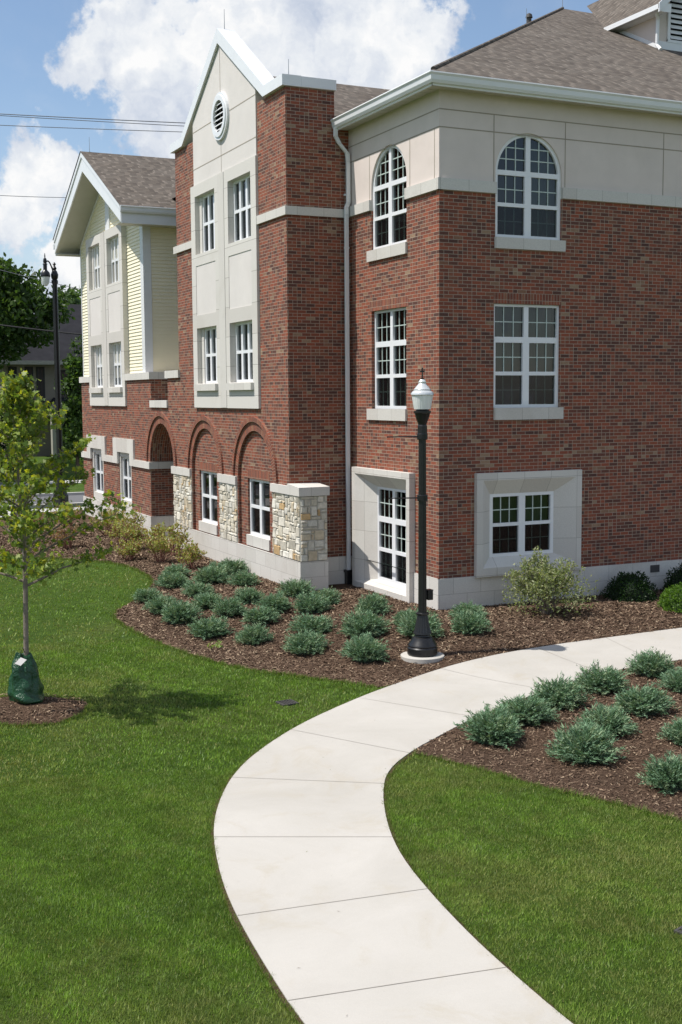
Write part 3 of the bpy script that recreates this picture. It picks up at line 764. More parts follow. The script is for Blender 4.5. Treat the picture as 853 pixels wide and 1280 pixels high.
# --- roofs (UV: along the eave, up the slope)
def slope(name, pts, updir, parent=B, thick=.0):
    up = Vector(updir).normalized(); n = (Vector(pts[1])-Vector(pts[0])).cross(Vector(pts[2])-Vector(pts[0])).normalized(); al = n.cross(up)
    if abs(al.length) < .1: al = Vector((1, 0, 0))
    mb = MB(); mb.face(pts, uv=[(Vector(p).dot(al), Vector(p).dot(up)) for p in pts]); return mb.build(name, M['shingle'], parent)
K = .515; E = .42; ze = 9.845; s_ = 9.85; px, pz = -E+s_, ze+K*s_
slope('roof', [(-E, -E, ze), (26, -E, ze), (26, -E+s_, pz), (px, -E+s_, pz)], (0, 1, K))
slope('roof', [(-E, -E, ze), (px, -E+s_, pz), (-E, 2*s_-E, ze)], (1, 0, K))
slope('roof', [(-E, 2*s_-E, ze), (px, s_-E, pz), (26, s_-E, pz), (26, 2*s_-E, ze)], (0, -1, K))
mb = MB(); mb.tube([(-E+.12, -E+.12, ze+.065), (px, -E+s_, pz+.0)], .045, 8); mb.build('ridge_cap', M['shingle'], B)
# cross gable behind the tower
slope('roof', [(XT+.3, 3.90, 9.90), (3.4, 3.90, 9.90), (3.4, 7.65, 11.66), (XT+.3, 7.65, 11.66)], (0, 1, .47))
slope('roof', [(XT+.3, 11.4, 9.90), (XT+.3, 7.65, 11.66), (3.4, 7.65, 11.66), (3.4, 11.4, 9.90)], (0, -1, .47))
# gutters, fascia and soffit of the corner block
def gutter_profile(): return [(0, 0), (.0, .17), (-.02, .185), (-.115, .185), (-.12, .165), (-.095, .13), (-.085, .05), (-.06, 0)]
def gutter(p0, p1, out, zb, mitre0=0., mitre1=0.):
    d = (Vector(p1)-Vector(p0)).normalized(); o = Vector(out); mb = MB()
    A = [Vector(p0)+o*(-a)+d*(-mitre0*(-a))+Vector((0, 0, zb+b)) for a, b in gutter_profile()]
    Bq = [Vector(p1)+o*(-a)+d*(mitre1*(-a))+Vector((0, 0, zb+b)) for a, b in gutter_profile()]
    mb.prism(A, Bq); return mb.build('gutter', M['white'], B)
gutter((-.31, 3.80, 0), (-.31, -.31, 0), (-1, 0, 0), 9.66, 0, 1); gutter((-.31, -.31, 0), (26, -.31, 0), (0, -1, 0), 9.66, 1, 0)
mb = MB()
mb.box((-.325, -.325, 9.62), (-.29, 3.81, 9.84)); mb.box((-.325, -.326, 9.62), (26, -.29, 9.84)); mb.build('fascia', M['white'], B)
mb = MB()
for i in range(32): mb.box((-.29, -.29+i*.128, 9.655-.003*(i % 2)), (-.001, -.29+(i+1)*.128-.008, 9.672))
for i in range(200): mb.box((0+i*.128, -.29, 9.655), (0+(i+1)*.128-.008, -.001, 9.672))
mb.box((-.29, -.29, 9.67), (26, 0, 9.68)); mb.box((-.29, -.29, 9.681), (0, 3.8, 9.69)); mb.build('soffit', M['soffit'], B)
# downspout in the corner
mb = MB(); xq = -.10
def rtube(mb, path, w=.085, d=.065):
    for a, b in zip(path[:-1], path[1:]):
        a, b = Vector(a), Vector(b)
        R = [(-w/2, -d/2), (w/2, -d/2), (w/2, d/2), (-w/2, d/2)]
        ext = (b-a).normalized()*.02
        mb.prism([a+Vector((r, q, 0)) for r, q in R], [b+ext+Vector((r, q, 0)) for r, q in R])
rtube(mb, [(-.36, 3.70, 9.68), (-.36, 3.70, 9.50), (-.28, 3.70, 9.36), (-.09, 3.70, 9.16), (-.075, 3.70, 9.0), (-.075, 3.70, 8.15), (-.12, 3.70, 8.05), (-.12, 3.70, 7.9), (-.12, 3.70, .30)])
dsp = mb.build('downspout', M['white'], B, bevel=.006)
mb = MB(); mb.box((-.185, 3.63, -.2), (-.055, 3.77, .33)); mb.box((-.20, 3.615, .27), (-.04, 3.785, .33)); mb.build('downspout_boot', M['black'], dsp)
mb = MB()
for z in (8.3, 7.2, 3.9, 1.2): mb.box((-.135, 3.74, z), (-.03, 3.80, z+.035))
mb.build('downspout_strap', M['white'], dsp)

# --- gabled range: siding, corner boards, rakes, roof
XS = XT+.12; ys0, ys1, yc = 14.76, 22.40, 18.58; roofz = lambda y, top=11.74: top-.51*abs(y-yc)
def siding(F, u0, u1, z0, top, name='siding', step=.1016, sgn=-1, gaps=()):
    mb = MB(); z = z0
    while True:
        segs = [(u0, u1)]
        zt = z+step
        if callable(top):
            w = [y for y in np.linspace(u0, u1, 80) if top(y) > z+.05]
            if not w: break
            segs = [(w[0], w[-1])]
        elif z >= top: break
        for a, b in segs:
            parts = [(a, b)]
            for g0, g1 in gaps:
                parts = [q for (p, r) in parts for q in ((p, min(r, g0)), (max(p, g1), r)) if q[1]-q[0] > .01]
            for p, r in parts:
                mb.face([F(p, z, -.026), F(r, z, -.026), F(r, zt, -.004), F(p, zt, -.004)]); mb.face([F(p, z, -.026), F(r, z, -.026), F(r, z, .0), F(p, z, .0)])
        z = zt
    return mb.build(name, M['yellow'], B)
soff = lambda y: roofz(y)-.50
siding(FX(XS), ys0, 16.50, 4.80, soff); siding(FX(XS), 20.98, ys1, 4.80, soff)
mb = MB()
# field above the panel
zz = 9.31
for ua, ub in ((16.5, 18.36), (18.82, 20.98)):
    siding(FX(XS), ua, ub, 9.31, soff)

Fs = FX(XS)
siding(FY(ys0), XS, XS+6, 4.80, 9.25)
one('sheathing', M['soffit'], B, Fs, [(ys0, 4.7), (ys1, 4.7), (ys1, soff(ys1)), (yc, soff(yc)), (ys0, soff(ys0))], (), .05, .005)
one('sheathing', M['soffit'], B, FY(ys0), rect(XS, XS+6, 4.7, 9.3), (), .05, .005)
one('corner_board', M['white'], B, Fs, rect(ys0-.03, ys0+.28, 4.80, soff(ys0)+.1), (), .05, -.035)
one('corner_board', M['white'], B, FY(ys0), rect(XS-.034, XS+.2, 4.80, 9.25), (), .05, -.034)
one('corner_board', M['white'], B, Fs, rect(ys1-.05, ys1+.03, 4.80, soff(ys1)+.05), (), .05, -.035)
one('corner_board', M['white'], B, Fs, rect(18.36, 18.82, 9.31, 11.2), (), .05, -.06)
for s in (-1, 1):  # frieze boards under the soffit
    a = [(yc, soff(yc)-.01), (yc+s*3.8, soff(yc+s*3.8)-.01), (yc+s*3.8, soff(yc+s*3.8)-.12), (yc, soff(yc)-.12)]
    one('frieze_board', M['white'], B, Fs, a, (), .03, -.038 if s < 0 else -.0385)
XR = -2.13; yl, yr = 22.86, 14.20
mb = MB()
for s, ye in ((1, yl), (-1, yr)):
    top0, top1 = roofz(yc)-.03, roofz(ye)-.03
    A = [(XR, yc, top0), (XR, ye, top1), (XR, ye, top1-.47), (XR, yc, top0-.58)]
    mb.prism(A, [(XR+.04, *p[1:]) for p in A])
    A = [(XR-.03, yc, top0+.01), (XR-.03, ye, top1+.01), (XR-.03, ye, top1-.12), (XR-.03, yc, top0-.15)]
    mb.prism(A, [(XR-.001, *p[1:]) for p in A])
mb.build('rake_board', M['white'], B)
mb = MB()
for s, ye in ((1, yl), (-1, yr)):  # soffit boards
    n = 40
    for i in range(n):
        a, b = yc+(ye-yc)*i/n, yc+(ye-yc)*(i+.9)/n
        mb.face([(XR+.04, a, soff(a)), (XS, a, soff(a)), (XS, b, soff(b)-.0), (XR+.04, b, soff(b)-.006)])
    mb.face([(XR+.04, yc, soff(yc)+.012), (XS, yc, soff(yc)+.012), (XS, ye, soff(ye)+.012), (XR+.04, ye, soff(ye)+.012)])
mb.face([(XR+.04, yr, 8.99), (7, yr, 8.99), (7, ys0, 8.99), (XR+.04, ys0, 8.99)])
mb.face([(XR+.04, yl, 8.99), (7, yl, 8.99), (7, ys1, 8.99), (XR+.04, ys1, 8.99)])
mb.build('soffit', M['soffit'], B)
slope('roof', [(XR-.05, yr-.08, roofz(yr-.08)), (8, yr-.08, roofz(yr-.08)), (8, yc, roofz(yc)), (XR-.05, yc, roofz(yc))], (0, 1, .51))
slope('roof', [(XR-.05, yl+.08, roofz(yl+.08)), (XR-.05, yc, roofz(yc)), (8, yc, roofz(yc)), (8, yl+.08, roofz(yl+.08))], (0, -1, .51))
mb = MB(); mb.box((XR+.02, yr-.02, 8.98), (7, yr+.02, 9.36)); mb.build('fascia', M['white'], B)
gutter((XR-.03, yr-.02, 0), (7, yr-.02, 0), (0, -1, 0), 9.27)
mb = MB(); mb.box((XR+.02, yl-.02, 8.98), (7, yl+.02, 9.36)); mb.build('fascia', M['white'], B); gutter((XR-.03, yl+.02, 0), (7, yl+.02, 0), (0, 1, 0), 9.20)
# plain far sides close the volume
mb = MB()
mb.face([(XT, 22.37, 0), (8, 22.37, 0), (8, 22.37, 4.6), (XT, 22.37, 4.6)]); mb.face([(XS+.06, 22.37, 4.6), (8, 22.37, 4.6), (8, 22.37, 9.2), (XS+.06, 22.37, 9.2)]); mb.face([(26, 0, 0), (26, 19, 0), (26, 19, 9.8), (26, 0, 9.8)])
mb.face([(8, 22.37, 0), (8, 19, 0), (8, 19, 9.8), (8, 22.37, 9.8)]); mb.face([(8, 19, 0), (26, 19, 0), (26, 19, 9.8), (8, 19, 9.8)])
mb.build('brick_wall', M['brick'], B)
pbox('flat_roof', M['asphalt'], B, (XT+.5, 11.3, 4.5), (2.4, 14.7, 4.58))

# --- dormer on the main roof, vent pipe, lightning rods
dm = MB(); DX, DY = 9.35, 5.27; rz = lambda y: ze+K*(y+E)
yb = 6.95; dk = .9; dez = 13.66
dm.face([(DX, DY, rz(DY)-.05), (DX, yb, rz(yb)), (DX, yb, dez-.02), (DX, DY, dez+.15)])
dm.face([(DX, DY, rz(DY)-.05), (13.05, DY, rz(DY)-.05), (13.05, DY, dez+.15), (11.2, DY, dez+1.8), (DX, DY, dez+.15)])
dm.face([(13.05, DY, rz(DY)-.05), (13.05, yb, rz(yb)), (13.05, yb, dez), (13.05, DY, dez+.15)])
dr = dm.build('dormer', M['stucco'], B)
ex = 9.08; f = lambda x, y: (x, y, dez+dk*(x-ex))
vy = lambda x: (dez+dk*(x-ex)-ze)/K-E
slope('dormer_roof', [(ex, 4.80, dez), (11.2, 4.80, dez+dk*2.12), (11.2, vy(11.2), dez+dk*2.12), (ex, vy(ex), dez)], (1, 0, dk), dr)
slope('dormer_roof', [(13.32, 4.80, dez), (13.32, vy(ex), dez), (11.2, vy(11.2), dez+dk*2.12), (11.2, 4.80, dez+dk*2.12)], (-1, 0, dk), dr)
mb = MB(); mb.box((ex-.09, 4.78, dez-.10), (ex+.02, vy(ex)-.02, dez+.02)); mb.box((ex-.02, 4.78, dez-.16), (ex+.30, 4.81, dez+.05))
mb.prism([(ex-.09, 4.76, dez-.18), (ex-.09, 4.76, dez+.03), (11.2, 4.76, dez+dk*2.12+.08), (11.2, 4.76, dez+dk*2.12-.18)], [(ex-.09, 4.80, dez-.18), (ex-.09, 4.80, dez+.03), (11.2, 4.80, dez+dk*2.12+.08), (11.2, 4.80, dez+dk*2.12-.18)])
mb.face([(ex, 4.80, dez-.11), (DX, 4.80, dez-.11), (DX, yb-.1, dez-.11), (ex, yb-.1, dez-.11)])
mb.build('dormer_trim', M['white'], dr)
mb = MB(); mb.box((DX-.03, DY-.035, rz(DY)-.05), (13.05, DY-.005, rz(DY)+.17)); mb.box((9.66, DY-.05, rz(DY)+.20), (9.74, DY-.001, dez+.2)); mb.box((9.66, DY-.045, rz(DY)+.17), (12.7, DY-.001, rz(DY)+.24))
mb.prism([(DX-.03, DY, rz(DY)), (DX-.03, DY, rz(DY)+.10), (DX-.03, yb, rz(yb)+.10), (DX-.03, yb, rz(yb))], [(DX-.005, DY, rz(DY)), (DX-.005, DY, rz(DY)+.10), (DX-.005, yb, rz(yb)+.10), (DX-.005, yb, rz(yb))])
mb.build('dormer_base_trim', M['white'], dr)
mb = MB()
for i in range(9):
    z = rz(DY)+.26+i*.13
    mb.face([(9.75, DY-.06, z), (12.6, DY-.06, z), (12.6, DY-.005, z+.10), (9.75, DY-.005, z+.10)])
mb.build('dormer_louver', M['louver'], dr)
pbox('dormer_louver_back', M['dark'], dr, (9.75, DY-.004, rz(DY)+.24), (12.6, DY-.002, rz(DY)+1.45))
mb = MB(); mb.tube([(9.20, 5.1, dez-.06), (9.20, 5.1, dez-.14), (9.28, 5.16, dez-.24), (9.28, 5.18, rz(5.16)+.1), (9.24, 4.98, rz(4.98)+.03)], .045, 8); mb.build('dormer_downspout', M['white'], dr)
mb = MB(); mb.lathe((11.25, 9.5, pz-.3), [(.11, 0), (.11, .70), (.12, .7)], 16)
vp = mb.build('vent_pipe', M['white'], B, smooth=True)
mb = MB(); mb.lathe((11.25, 9.5, pz+.40), [(.14, 0), (.16, .05), (.16, .12), (.10, .15), (.10, .30), (.15, .33), (.04, .40)], 16); mb.build('vent_cap', M['iron'], vp, smooth=True)
mb = MB(); mb.lathe((6.4, 6.6, ze+K*6.8-.05), [(.06, 0), (.06, .2), (.09, .22), (.07, .30), (.02, .33)], 12); mb.build('roof_vent', M['iron'], B, smooth=True)
for (x, y, z, h) in ((XT+.1, 7.65, 12.5, .55), (-1.30, 3.96, 10.6, .42), (XR+.25, yc, 11.7, .50), (5.75, 5.75, ze+K*6.17, .40), (px, 9.43, pz, .55)):
    mb = MB(); mb.tube([(x, y, z), (x, y, z+h*.3), (x, y, z+h)], [.010, .008, .005], 6); mb.box((x-.03, y-.03, z-.03), (x+.03, y+.03, z+.04)); mb.build('lightning_rod', M['steel'], B)

# ------------------------------------------------------------------ post lamp beside the path
LX, LY = -1.84, -2.66; LZ = H(LX, LY)
LP = thing('post_lamp', 'black fluted post lamp with an acorn glass globe beside the curving path', 'street lamp', (LX, LY, LZ))
c0 = (LX, LY, 0)
mb = MB(); mb.lathe(c0, [(.36, LZ-.1), (.36, LZ+.045), (.345, LZ+.055), (0.01, LZ+.055)], 40); mb.build('footing', M['concrete'], LP, smooth=True)
zb = LZ+.055
mb = MB(); mb.lathe((LX, LY, zb), [(.235, 0), (.25, .02), (.25, .12), (.235, .14), (.24, .16), (.225, .19), (.19, .235), (.165, .29), (.13, .31), (.125, .33), (.155, .35), (.15, .375)], 40); mb.build('base', M['black'], LP, smooth=True)
mb = MB(); mb.lathe((LX, LY, zb), [(.145, .375), (.125, .45), (.105, .55), (.088, .64), (.085, .655)], 40, .06); mb.build('base_skirt', M['black'], LP)
mb = MB(); mb.lathe((LX, LY, zb), [(.085, .655), (.105, .665), (.108, .69), (.085, .705)], 32); mb.build('base_collar', M['black'], LP, smooth=True)
mb = MB(); mb.lathe((LX, LY, zb), [(.070, .70), (.060, 3.50-zb)], 32, .05); mb.build('pole', M['black'], LP)
mb = MB(); mb.lathe(c0, [(.062, 3.44), (.078, 3.46), (.076, 3.60), (.068, 3.62), (.072, 3.64), (.11, 3.74), (.125, 3.80), (.14, 3.815), (.14, 3.84), (.11, 3.845), (.10, 3.87)], 24, .03); mb.build('fitter', M['black'], LP)
mb = MB(); mb.lathe(c0, [(.135, 3.87), (.15, 3.95), (.168, 4.06), (.172, 4.09)], 48, .018); gl = mb.build('globe', M['globe'], LP)
M['cap'] = plain('prismatic_cap', (.66, .68, .68), .2, .12, 12, 60, .3, .003, metal=.3)
mb = MB(); mb.lathe(c0, [(.172, 4.088), (.185, 4.10), (.185, 4.12), (.165, 4.15), (.135, 4.17), (.14, 4.185), (.11, 4.22), (.075, 4.26), (.06, 4.28), (.062, 4.31), (.035, 4.345)], 40); mb.build('globe_cap', M['cap'], LP, smooth=True)
mb = MB(); mb.lathe(c0, [(.03, 4.34), (.032, 4.36), (.011, 4.365), (.010, 4.52), (.014, 4.53), (.004, 4.545)], 12); mb.box((LX-.038, LY-.01, 4.462), (LX+.038, LY+.01, 4.484)); mb.build('finial', M['black'], LP)
for z, L in ((3.43, .58), (2.44, .56)):
    mb = MB(); mb.tube([(LX, LY, z), (LX-L*.9, LY+.28*L, z+.0), (LX-L*.95, LY+.3*L, z)], [.012, .009, .014], 8)
    mb.lathe((LX, LY, z-.05), [(.082, 0), (.086, .01), (.086, .09), (.082, .10)], 24); mb.build('banner_arm', M['black'], LP)
mb = MB(); mb.box((LX+.075, LY-.06, zb+.90), (LX+.17, LY+.06, zb+1.06)); mb.box((LX+.06, LY-.03, zb+.93), (LX+.08, LY+.03, zb+1.03)); mb.box((LX+.07, LY-.068, zb+1.055), (LX+.175, LY+.068, zb+1.07)); mb.build('outlet_box', M['black'], LP, bevel=.006)

# tall cobra-arm street lamp at the kerb
SX, SY = -.92, 28.6; k = 1.0
SL = thing('street_lamp', 'tall black street lamp with a hanging teardrop lantern at the far road', 'street lamp', (SX, SY, -.3))
mb = MB(); mb.lathe((SX, SY, -.3), [(.30, 0), (.30, .5), (.20, .7), (.18, 1.1), (.13, 1.25), (.10, 8.85), (.13, 8.88), (.13, 8.98), (.09, 9.02)], 20, .03); mb.build('pole', M['black'], SL)
mb = MB(); mb.lathe((SX, SY, 8.70), [(.09, 0), (.13, .08), (.15, .2), (.10, .34), (.06, .38), (.09, .46), (.05, .52), (.03, .56), (.07, .61), (.02, .69)], 18); mb.build('pole_finial', M['black'], SL, smooth=True)
pts = [(SX-.06-.27*t, SY-.1, 8.95+.42*sin(t*2.0+.05)+.06*t) for t in [i/14 for i in range(15)]]
mb = MB(); mb.tube(pts, .028, 8); mb.build('arm', M['black'], SL, smooth=True)
lx, ly, lz0 = SX-.38, SY-.1, 8.80
mb = MB(); mb.lathe((lx, ly, lz0), [(.18, 0), (.19, .03), (.17, .16), (.10, .24), (.075, .27), (.075, .47), (.10, .49), (.06, .53), (.075, .60), (.06, .70), (.02, .74), (.025, .80), (.008, .92)], 20); mb.build('lantern', M['black'], SL, smooth=True)
mb = MB(); mb.lathe((lx, ly, lz0), [(.02, -.36), (.07, -.34), (.12, -.26), (.155, -.13), (.17, 0)], 20); mb.build('lantern_globe', M['globe'], SL, smooth=True)

# ------------------------------------------------------------------ foliage builders (numpy)
def np_mesh(name, verts, nper, cols, mat, parent=None):
    """verts (N*nper,3); each consecutive nper verts form one face; cols (N,3)"""
    n = len(verts)//nper; me = bpy.data.meshes.new(name)
    me.vertices.add(len(verts)); me.vertices.foreach_set('co', np.asarray(verts, 'f').ravel())
    me.loops.add(len(verts)); me.loops.foreach_set('vertex_index', np.arange(len(verts), dtype='i'))
    me.polygons.add(n); me.polygons.foreach_set('loop_start', np.arange(0, len(verts), nper, dtype='i'))
    me.polygons.foreach_set('loop_total', np.full(n, nper, 'i'))
    at = me.color_attributes.new('Col', 'FLOAT_COLOR', 'CORNER')
    c = np.ones((n, nper, 4), 'f'); c[:, :, :3] = np.asarray(cols, 'f')[:, None, :]; at.data.foreach_set('color', c.ravel())
    me.materials.append(mat); me.update(calc_edges=True); me.validate()
    return me
def unit(v): return v/np.maximum(1e-9, np.linalg.norm(v, axis=-1, keepdims=True))
def rnd_dirs(n): return unit(rng.normal(size=(n, 3)))
LEAF = np.array([(0, 0), (.16, .22), (.46, .16), (.36, .42), (.56, .66), (.2, .62), (0, 1.0), (-.2, .62), (-.56, .66), (-.36, .42), (-.46, .16), (-.16, .22)])
SIMPLE = np.array([(0, 0), (.26, .35), (.2, .72), (0, 1), (-.2, .72), (-.26, .35)])
def leaves(P, dirs, size, shape, fold=.15):
    n = len(P); d = unit(dirs); a = unit(np.cross(d, rnd_dirs(n))); b = np.cross(d, a)
    s = np.asarray(size)[:, None, None] if np.ndim(size) else size
    uv = shape[None]; V = P[:, None, :]+s*(uv[:, :, 1:2]*d[:, None, :]+uv[:, :, 0:1]*a[:, None, :]+fold*np.abs(uv[:, :, 0:1])*b[:, None, :])
    return V.reshape(-1, 3)
def pick(cols, n, jit=.15):
    c = np.array(cols)[rng.integers(0, len(cols), n)]; return c*(1+rng.uniform(-jit, jit, (n, 1)))

# junipers: low spreading mounds of feathery sprays
def juniper_mesh(seed, R=.35):
    r = np.random.default_rng(seed); nb = 360; az = r.uniform(0, 2*pi, nb); el = np.arcsin(r.uniform(.03, .97, nb)**.9)
    nz = np.array([noise.noise(Vector((cos(a)*1.6, sin(a)*1.6, seed*3.1+e))) for a, e in zip(az, el)])
    L = R*(1.0+.34*nz+r.uniform(-.16, .16, nb))*np.where(el > .9, .86, 1.)*np.where(r.random(nb) < .12, 1.15, 1.)
    D = np.stack([np.cos(az)*np.cos(el), np.sin(az)*np.cos(el), np.sin(el)*1.02], 1)
    V = []; C = []
    K_ = 20
    for i in range(nb):
        d = D[i]; side = np.cross(d, [0, 0, 1.]); side /= max(1e-6, np.linalg.norm(side)); 
        base = np.array([0, 0, .10*R]); tipd = unit(d+np.array([0, 0, r.uniform(-.15, .35)]))
        t = r.uniform(.42, 1.0, K_); pos = base+np.outer(t*L[i], d)+np.outer((t**2)*.06*R/.35, tipd)+r.normal(0, .012, (K_, 3))
        dd = unit(tipd+side*r.choice([-1, 1], K_)[:, None]*r.uniform(.25, .9, K_)[:, None]+r.normal(0, .25, (K_, 3)))
        ln = r.uniform(.034, .080, K_)*R/.35; w = unit(np.cross(dd, r.normal(size=(K_, 3))))*(r.uniform(.006, .011, K_)[:, None])
        tri = np.stack([pos-w, pos+w, pos+dd*ln[:, None]], 1); V.append(tri.reshape(-1, 3))
        base_c = np.array([(.125, .212, .122), (.155, .245, .150), (.100, .178, .095), (.215, .285, .170)])[r.integers(0, 4)]
        C.append(base_c[None]*(1+r.uniform(-.2, .2, (K_, 1)))*np.where(t > .85, 1.18, 1.)[:, None])
    return np_mesh('foliage', np.concatenate(V), 3, np.concatenate(C), M['needle'])
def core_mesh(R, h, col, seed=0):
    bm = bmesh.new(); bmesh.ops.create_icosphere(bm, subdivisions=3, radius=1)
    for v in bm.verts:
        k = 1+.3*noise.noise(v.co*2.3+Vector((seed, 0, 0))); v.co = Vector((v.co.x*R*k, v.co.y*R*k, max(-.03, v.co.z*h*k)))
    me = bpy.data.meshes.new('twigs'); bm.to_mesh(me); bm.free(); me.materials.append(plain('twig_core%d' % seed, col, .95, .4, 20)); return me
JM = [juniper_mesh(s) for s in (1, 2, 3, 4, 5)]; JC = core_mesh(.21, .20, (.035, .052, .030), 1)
JUN = [ (-3.13,6.55,0.33), (-3.53,5.39,0.35), (-4.37,4.48,0.30), (-4.48,3.13,0.33), (-4.44,2.12,0.38), (-2.30,6.05,0.29), (-2.73,5.26,0.37), (-3.44,4.03,0.30), (-3.67,2.76,0.30), (-4.29,0.88,0.35), (-3.55,1.89,0.34), (-1.85,6.26,0.33), (-2.20,4.63,0.31), (-2.87,2.59,0.32), (-2.69,1.65,0.32), (-3.21,1.10,0.33), (-3.80,-0.07,0.32), (-1.75,2.75,0.33), (-1.55,1.75,0.31), (-2.10,1.20,0.34), (-2.73,-0.24,0.37), (-3.33,-1.28,0.35), (-1.25,0.30,0.33), (-2.12,-1.10,0.40), (-2.69,-2.27,0.38), (-1.20,-0.92,0.24), (-1.36,-1.71,0.37), (0.10,-0.90,0.30), (-0.48,-1.92,0.33), (-3.21,-6.96,0.39), (-2.38,-6.40,0.38), (-1.48,-5.92,0.35), (-0.41,-5.49,0.37), (0.92,-5.03,0.37), (0.70,-6.00,0.35), (-0.65,-6.72,0.40), (-1.69,-7.31,0.36), (-2.67,-8.13,0.38), (-1.11,-8.14,0.30), (-2.43,-9.41,0.33) ]
JL_ = ['back juniper where the lawn curls in, left of the rest near the twiggy shrubs', 'juniper second from the back in the leftmost row, by the inward curl of lawn', 'juniper nearest the pointed tongue of lawn, leftmost in the bed',
 'low juniper just in front of the leftmost one beside the tongue of lawn', 'full wide juniper third in the leftmost row facing the lawn', 'juniper against the white foundation below the left arched window', 'juniper in front of the foundation, beside the reddish twiggy shrubs',
 'small juniper in the second row behind the third shrub of the leftmost row', 'juniper in the middle of the second row, wedged among its neighbours', 'large front juniper just behind the tiny pale sprout at the lawn edge', 'juniper behind the large one near the tiny sprout',
 'juniper against the foundation below the right arched window', 'juniper one row in front of the foundation between the two arched windows', 'juniper in the centre of the crowded group, two rows from the foundation', 'juniper at the right side of the crowded group, with open mulch to its right',
 'half-hidden juniper behind the rounded one near the front of the left bed', 'rounded juniper standing alone in the front row right of the tiny sprout', 'juniper at the foot of the fieldstone corner pier', 'juniper right of the one at the pier foot, below the downspout corner',
 'juniper third from the front in the row below the stone pier', 'juniper second from the front in the row below the stone pier', 'front juniper of the row below the stone pier, close to the lawn edge', 'back juniper of the row of three below the tall ground-floor window', 'middle juniper of the row of three below the tall ground-floor window', 'front juniper of the row of three, closest to the path and the lawn corner',
 'small juniper peeking out behind the shrub at the lamp post', 'juniper directly behind the black lamp post base', 'juniper at the building corner, behind another just right of the lamp post', 'juniper right of the lamp post with mulch open toward the path',
 'leftmost juniper of the bed inside the path curve, at its tip', 'frosty pale-tipped juniper second along the inner path edge', 'juniper third along the inner path edge, left of the tall full one', 'tall full juniper fourth along the inner path edge', 'juniper furthest up the inner path edge, near the frame edge', 'juniper behind the wide one, touching the right frame edge',
 'wide silvery juniper in the middle of the right bed', 'juniper in the second row of the right bed, left of the wide silvery one', 'front juniper of the right bed with an upright feathery tip near the lawn edge', 'juniper half cut by the right frame edge, above the lowest one', 'lowest juniper of the right bed, nearest the grass at the right frame edge']
for i, (x, y, r) in enumerate(JUN):
    e = thing('juniper', JL_[i], 'juniper', (x, y, H(x, y)+.01), 'junipers planted in the mulch beds')
    for nm, me in (('foliage', JM[i % 5]), ('twigs', JC)):
        o = bpy.data.objects.new(nm, me); COL.objects.link(o); o.parent = e
    e.rotation_euler = (0, 0, random.uniform(0, 6.28)); s = r/.415*random.uniform(.97, 1.05); e.scale = (s*random.uniform(.92, 1.1), s*random.uniform(.92, 1.1), s*random.uniform(.82, 1.12))

# leafy shrubs
def shrub(name, label, cat, x, y, R, Ht, nl, size, cols, stemmat, nst=14, group=None, shape=SIMPLE, core=None, mode='shell', lift=.0):
    z0 = H(x, y)+.01; e = thing(name, label, cat, (x, y, z0), group)
    st = MB(); P = []; D = []
    for i in range(nst):
        a = random.uniform(0, 2*pi); lean = random.uniform(.1, .95)
        tip = Vector((R*lean*cos(a), R*lean*sin(a), Ht*random.uniform(.6, 1.)*(1-.35*lean*lean)))
        p0 = Vector((.07*cos(a), .07*sin(a), 0)); mid = (p0+tip)/2+Vector((random.uniform(-.08, .08), random.uniform(-.08, .08), .1*Ht))
        path = [p0.lerp(mid, t).lerp(mid.lerp(tip, t), t) for t in [k/5 for k in range(6)]]
        st.tube([q+Vector((x, y, z0)) for q in path], [.010, .009, .008, .006, .004, .002], 5)
        for _ in range(3):
            k = random.randint(2, 4); q = path[k]; w = q+Vector((random.uniform(-1, 1), random.uniform(-1, 1), random.uniform(.2, 1)))*R*.3
            st.tube([q+Vector((x, y, z0)), w+Vector((x, y, z0))], [.005, .002], 4)
            n = nl//(nst*5)
            for _ in range(n): P.append(q.lerp(w, random.uniform(.2, 1.05))+Vector(rnd_dirs(1)[0])*.03)
        for _ in range(2*nl//(nst*5)): P.append(path[-1].lerp(path[2], random.random()**1.5)+Vector(rnd_dirs(1)[0])*.04)
    st.build('stems', stemmat, e)
    if mode == 'dome':
        P = []
        dd = rnd_dirs(nl); dd[:, 2] = np.abs(dd[:, 2])
        k = np.array([1+.22*noise.noise(Vector(d)*2.6+Vector((x, y, 0))) for d in dd])*rng.uniform(.72, 1.03, nl)
        P = dd*k[:, None]*np.array([R, R, Ht])
        D = dd+rng.normal(0, .6, (nl, 3))
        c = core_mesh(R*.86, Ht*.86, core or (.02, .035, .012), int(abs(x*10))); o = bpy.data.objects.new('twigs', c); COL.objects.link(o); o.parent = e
    else:
        P = np.array([tuple(p) for p in P]); D = rnd_dirs(len(P))+np.array([0, 0, .3])
    if mode == 'full':
        dd = rnd_dirs(nl//2); dd[:, 2] = np.abs(dd[:, 2])*1.0; k = np.array([1+.35*noise.noise(Vector(d)*2.2+Vector((x, y, 3))) for d in dd])*rng.uniform(.55, 1.0, len(dd))
        P = np.concatenate([P, dd*k[:, None]*np.array([R, R*.9, Ht*.62])+np.array([0, 0, Ht*.30])-np.array([0, 0, .28*Ht])*rng.random((len(dd), 1))]); D = rnd_dirs(len(P))+np.array([0, 0, .3])
    P[:, 2] = np.maximum(P[:, 2], .02); n = len(P)
    V = leaves(P, D, rng.uniform(.7, 1.25, n)*size, shape)
    me = np_mesh('foliage', V, len(shape), pick(cols, n, .22), M['leaf']); o = bpy.data.objects.new('foliage', me); COL.objects.link(o); o.parent = e
    return e
VG = [(.22, .26, .11), (.27, .30, .15), (.17, .22, .08), (.33, .35, .20)]
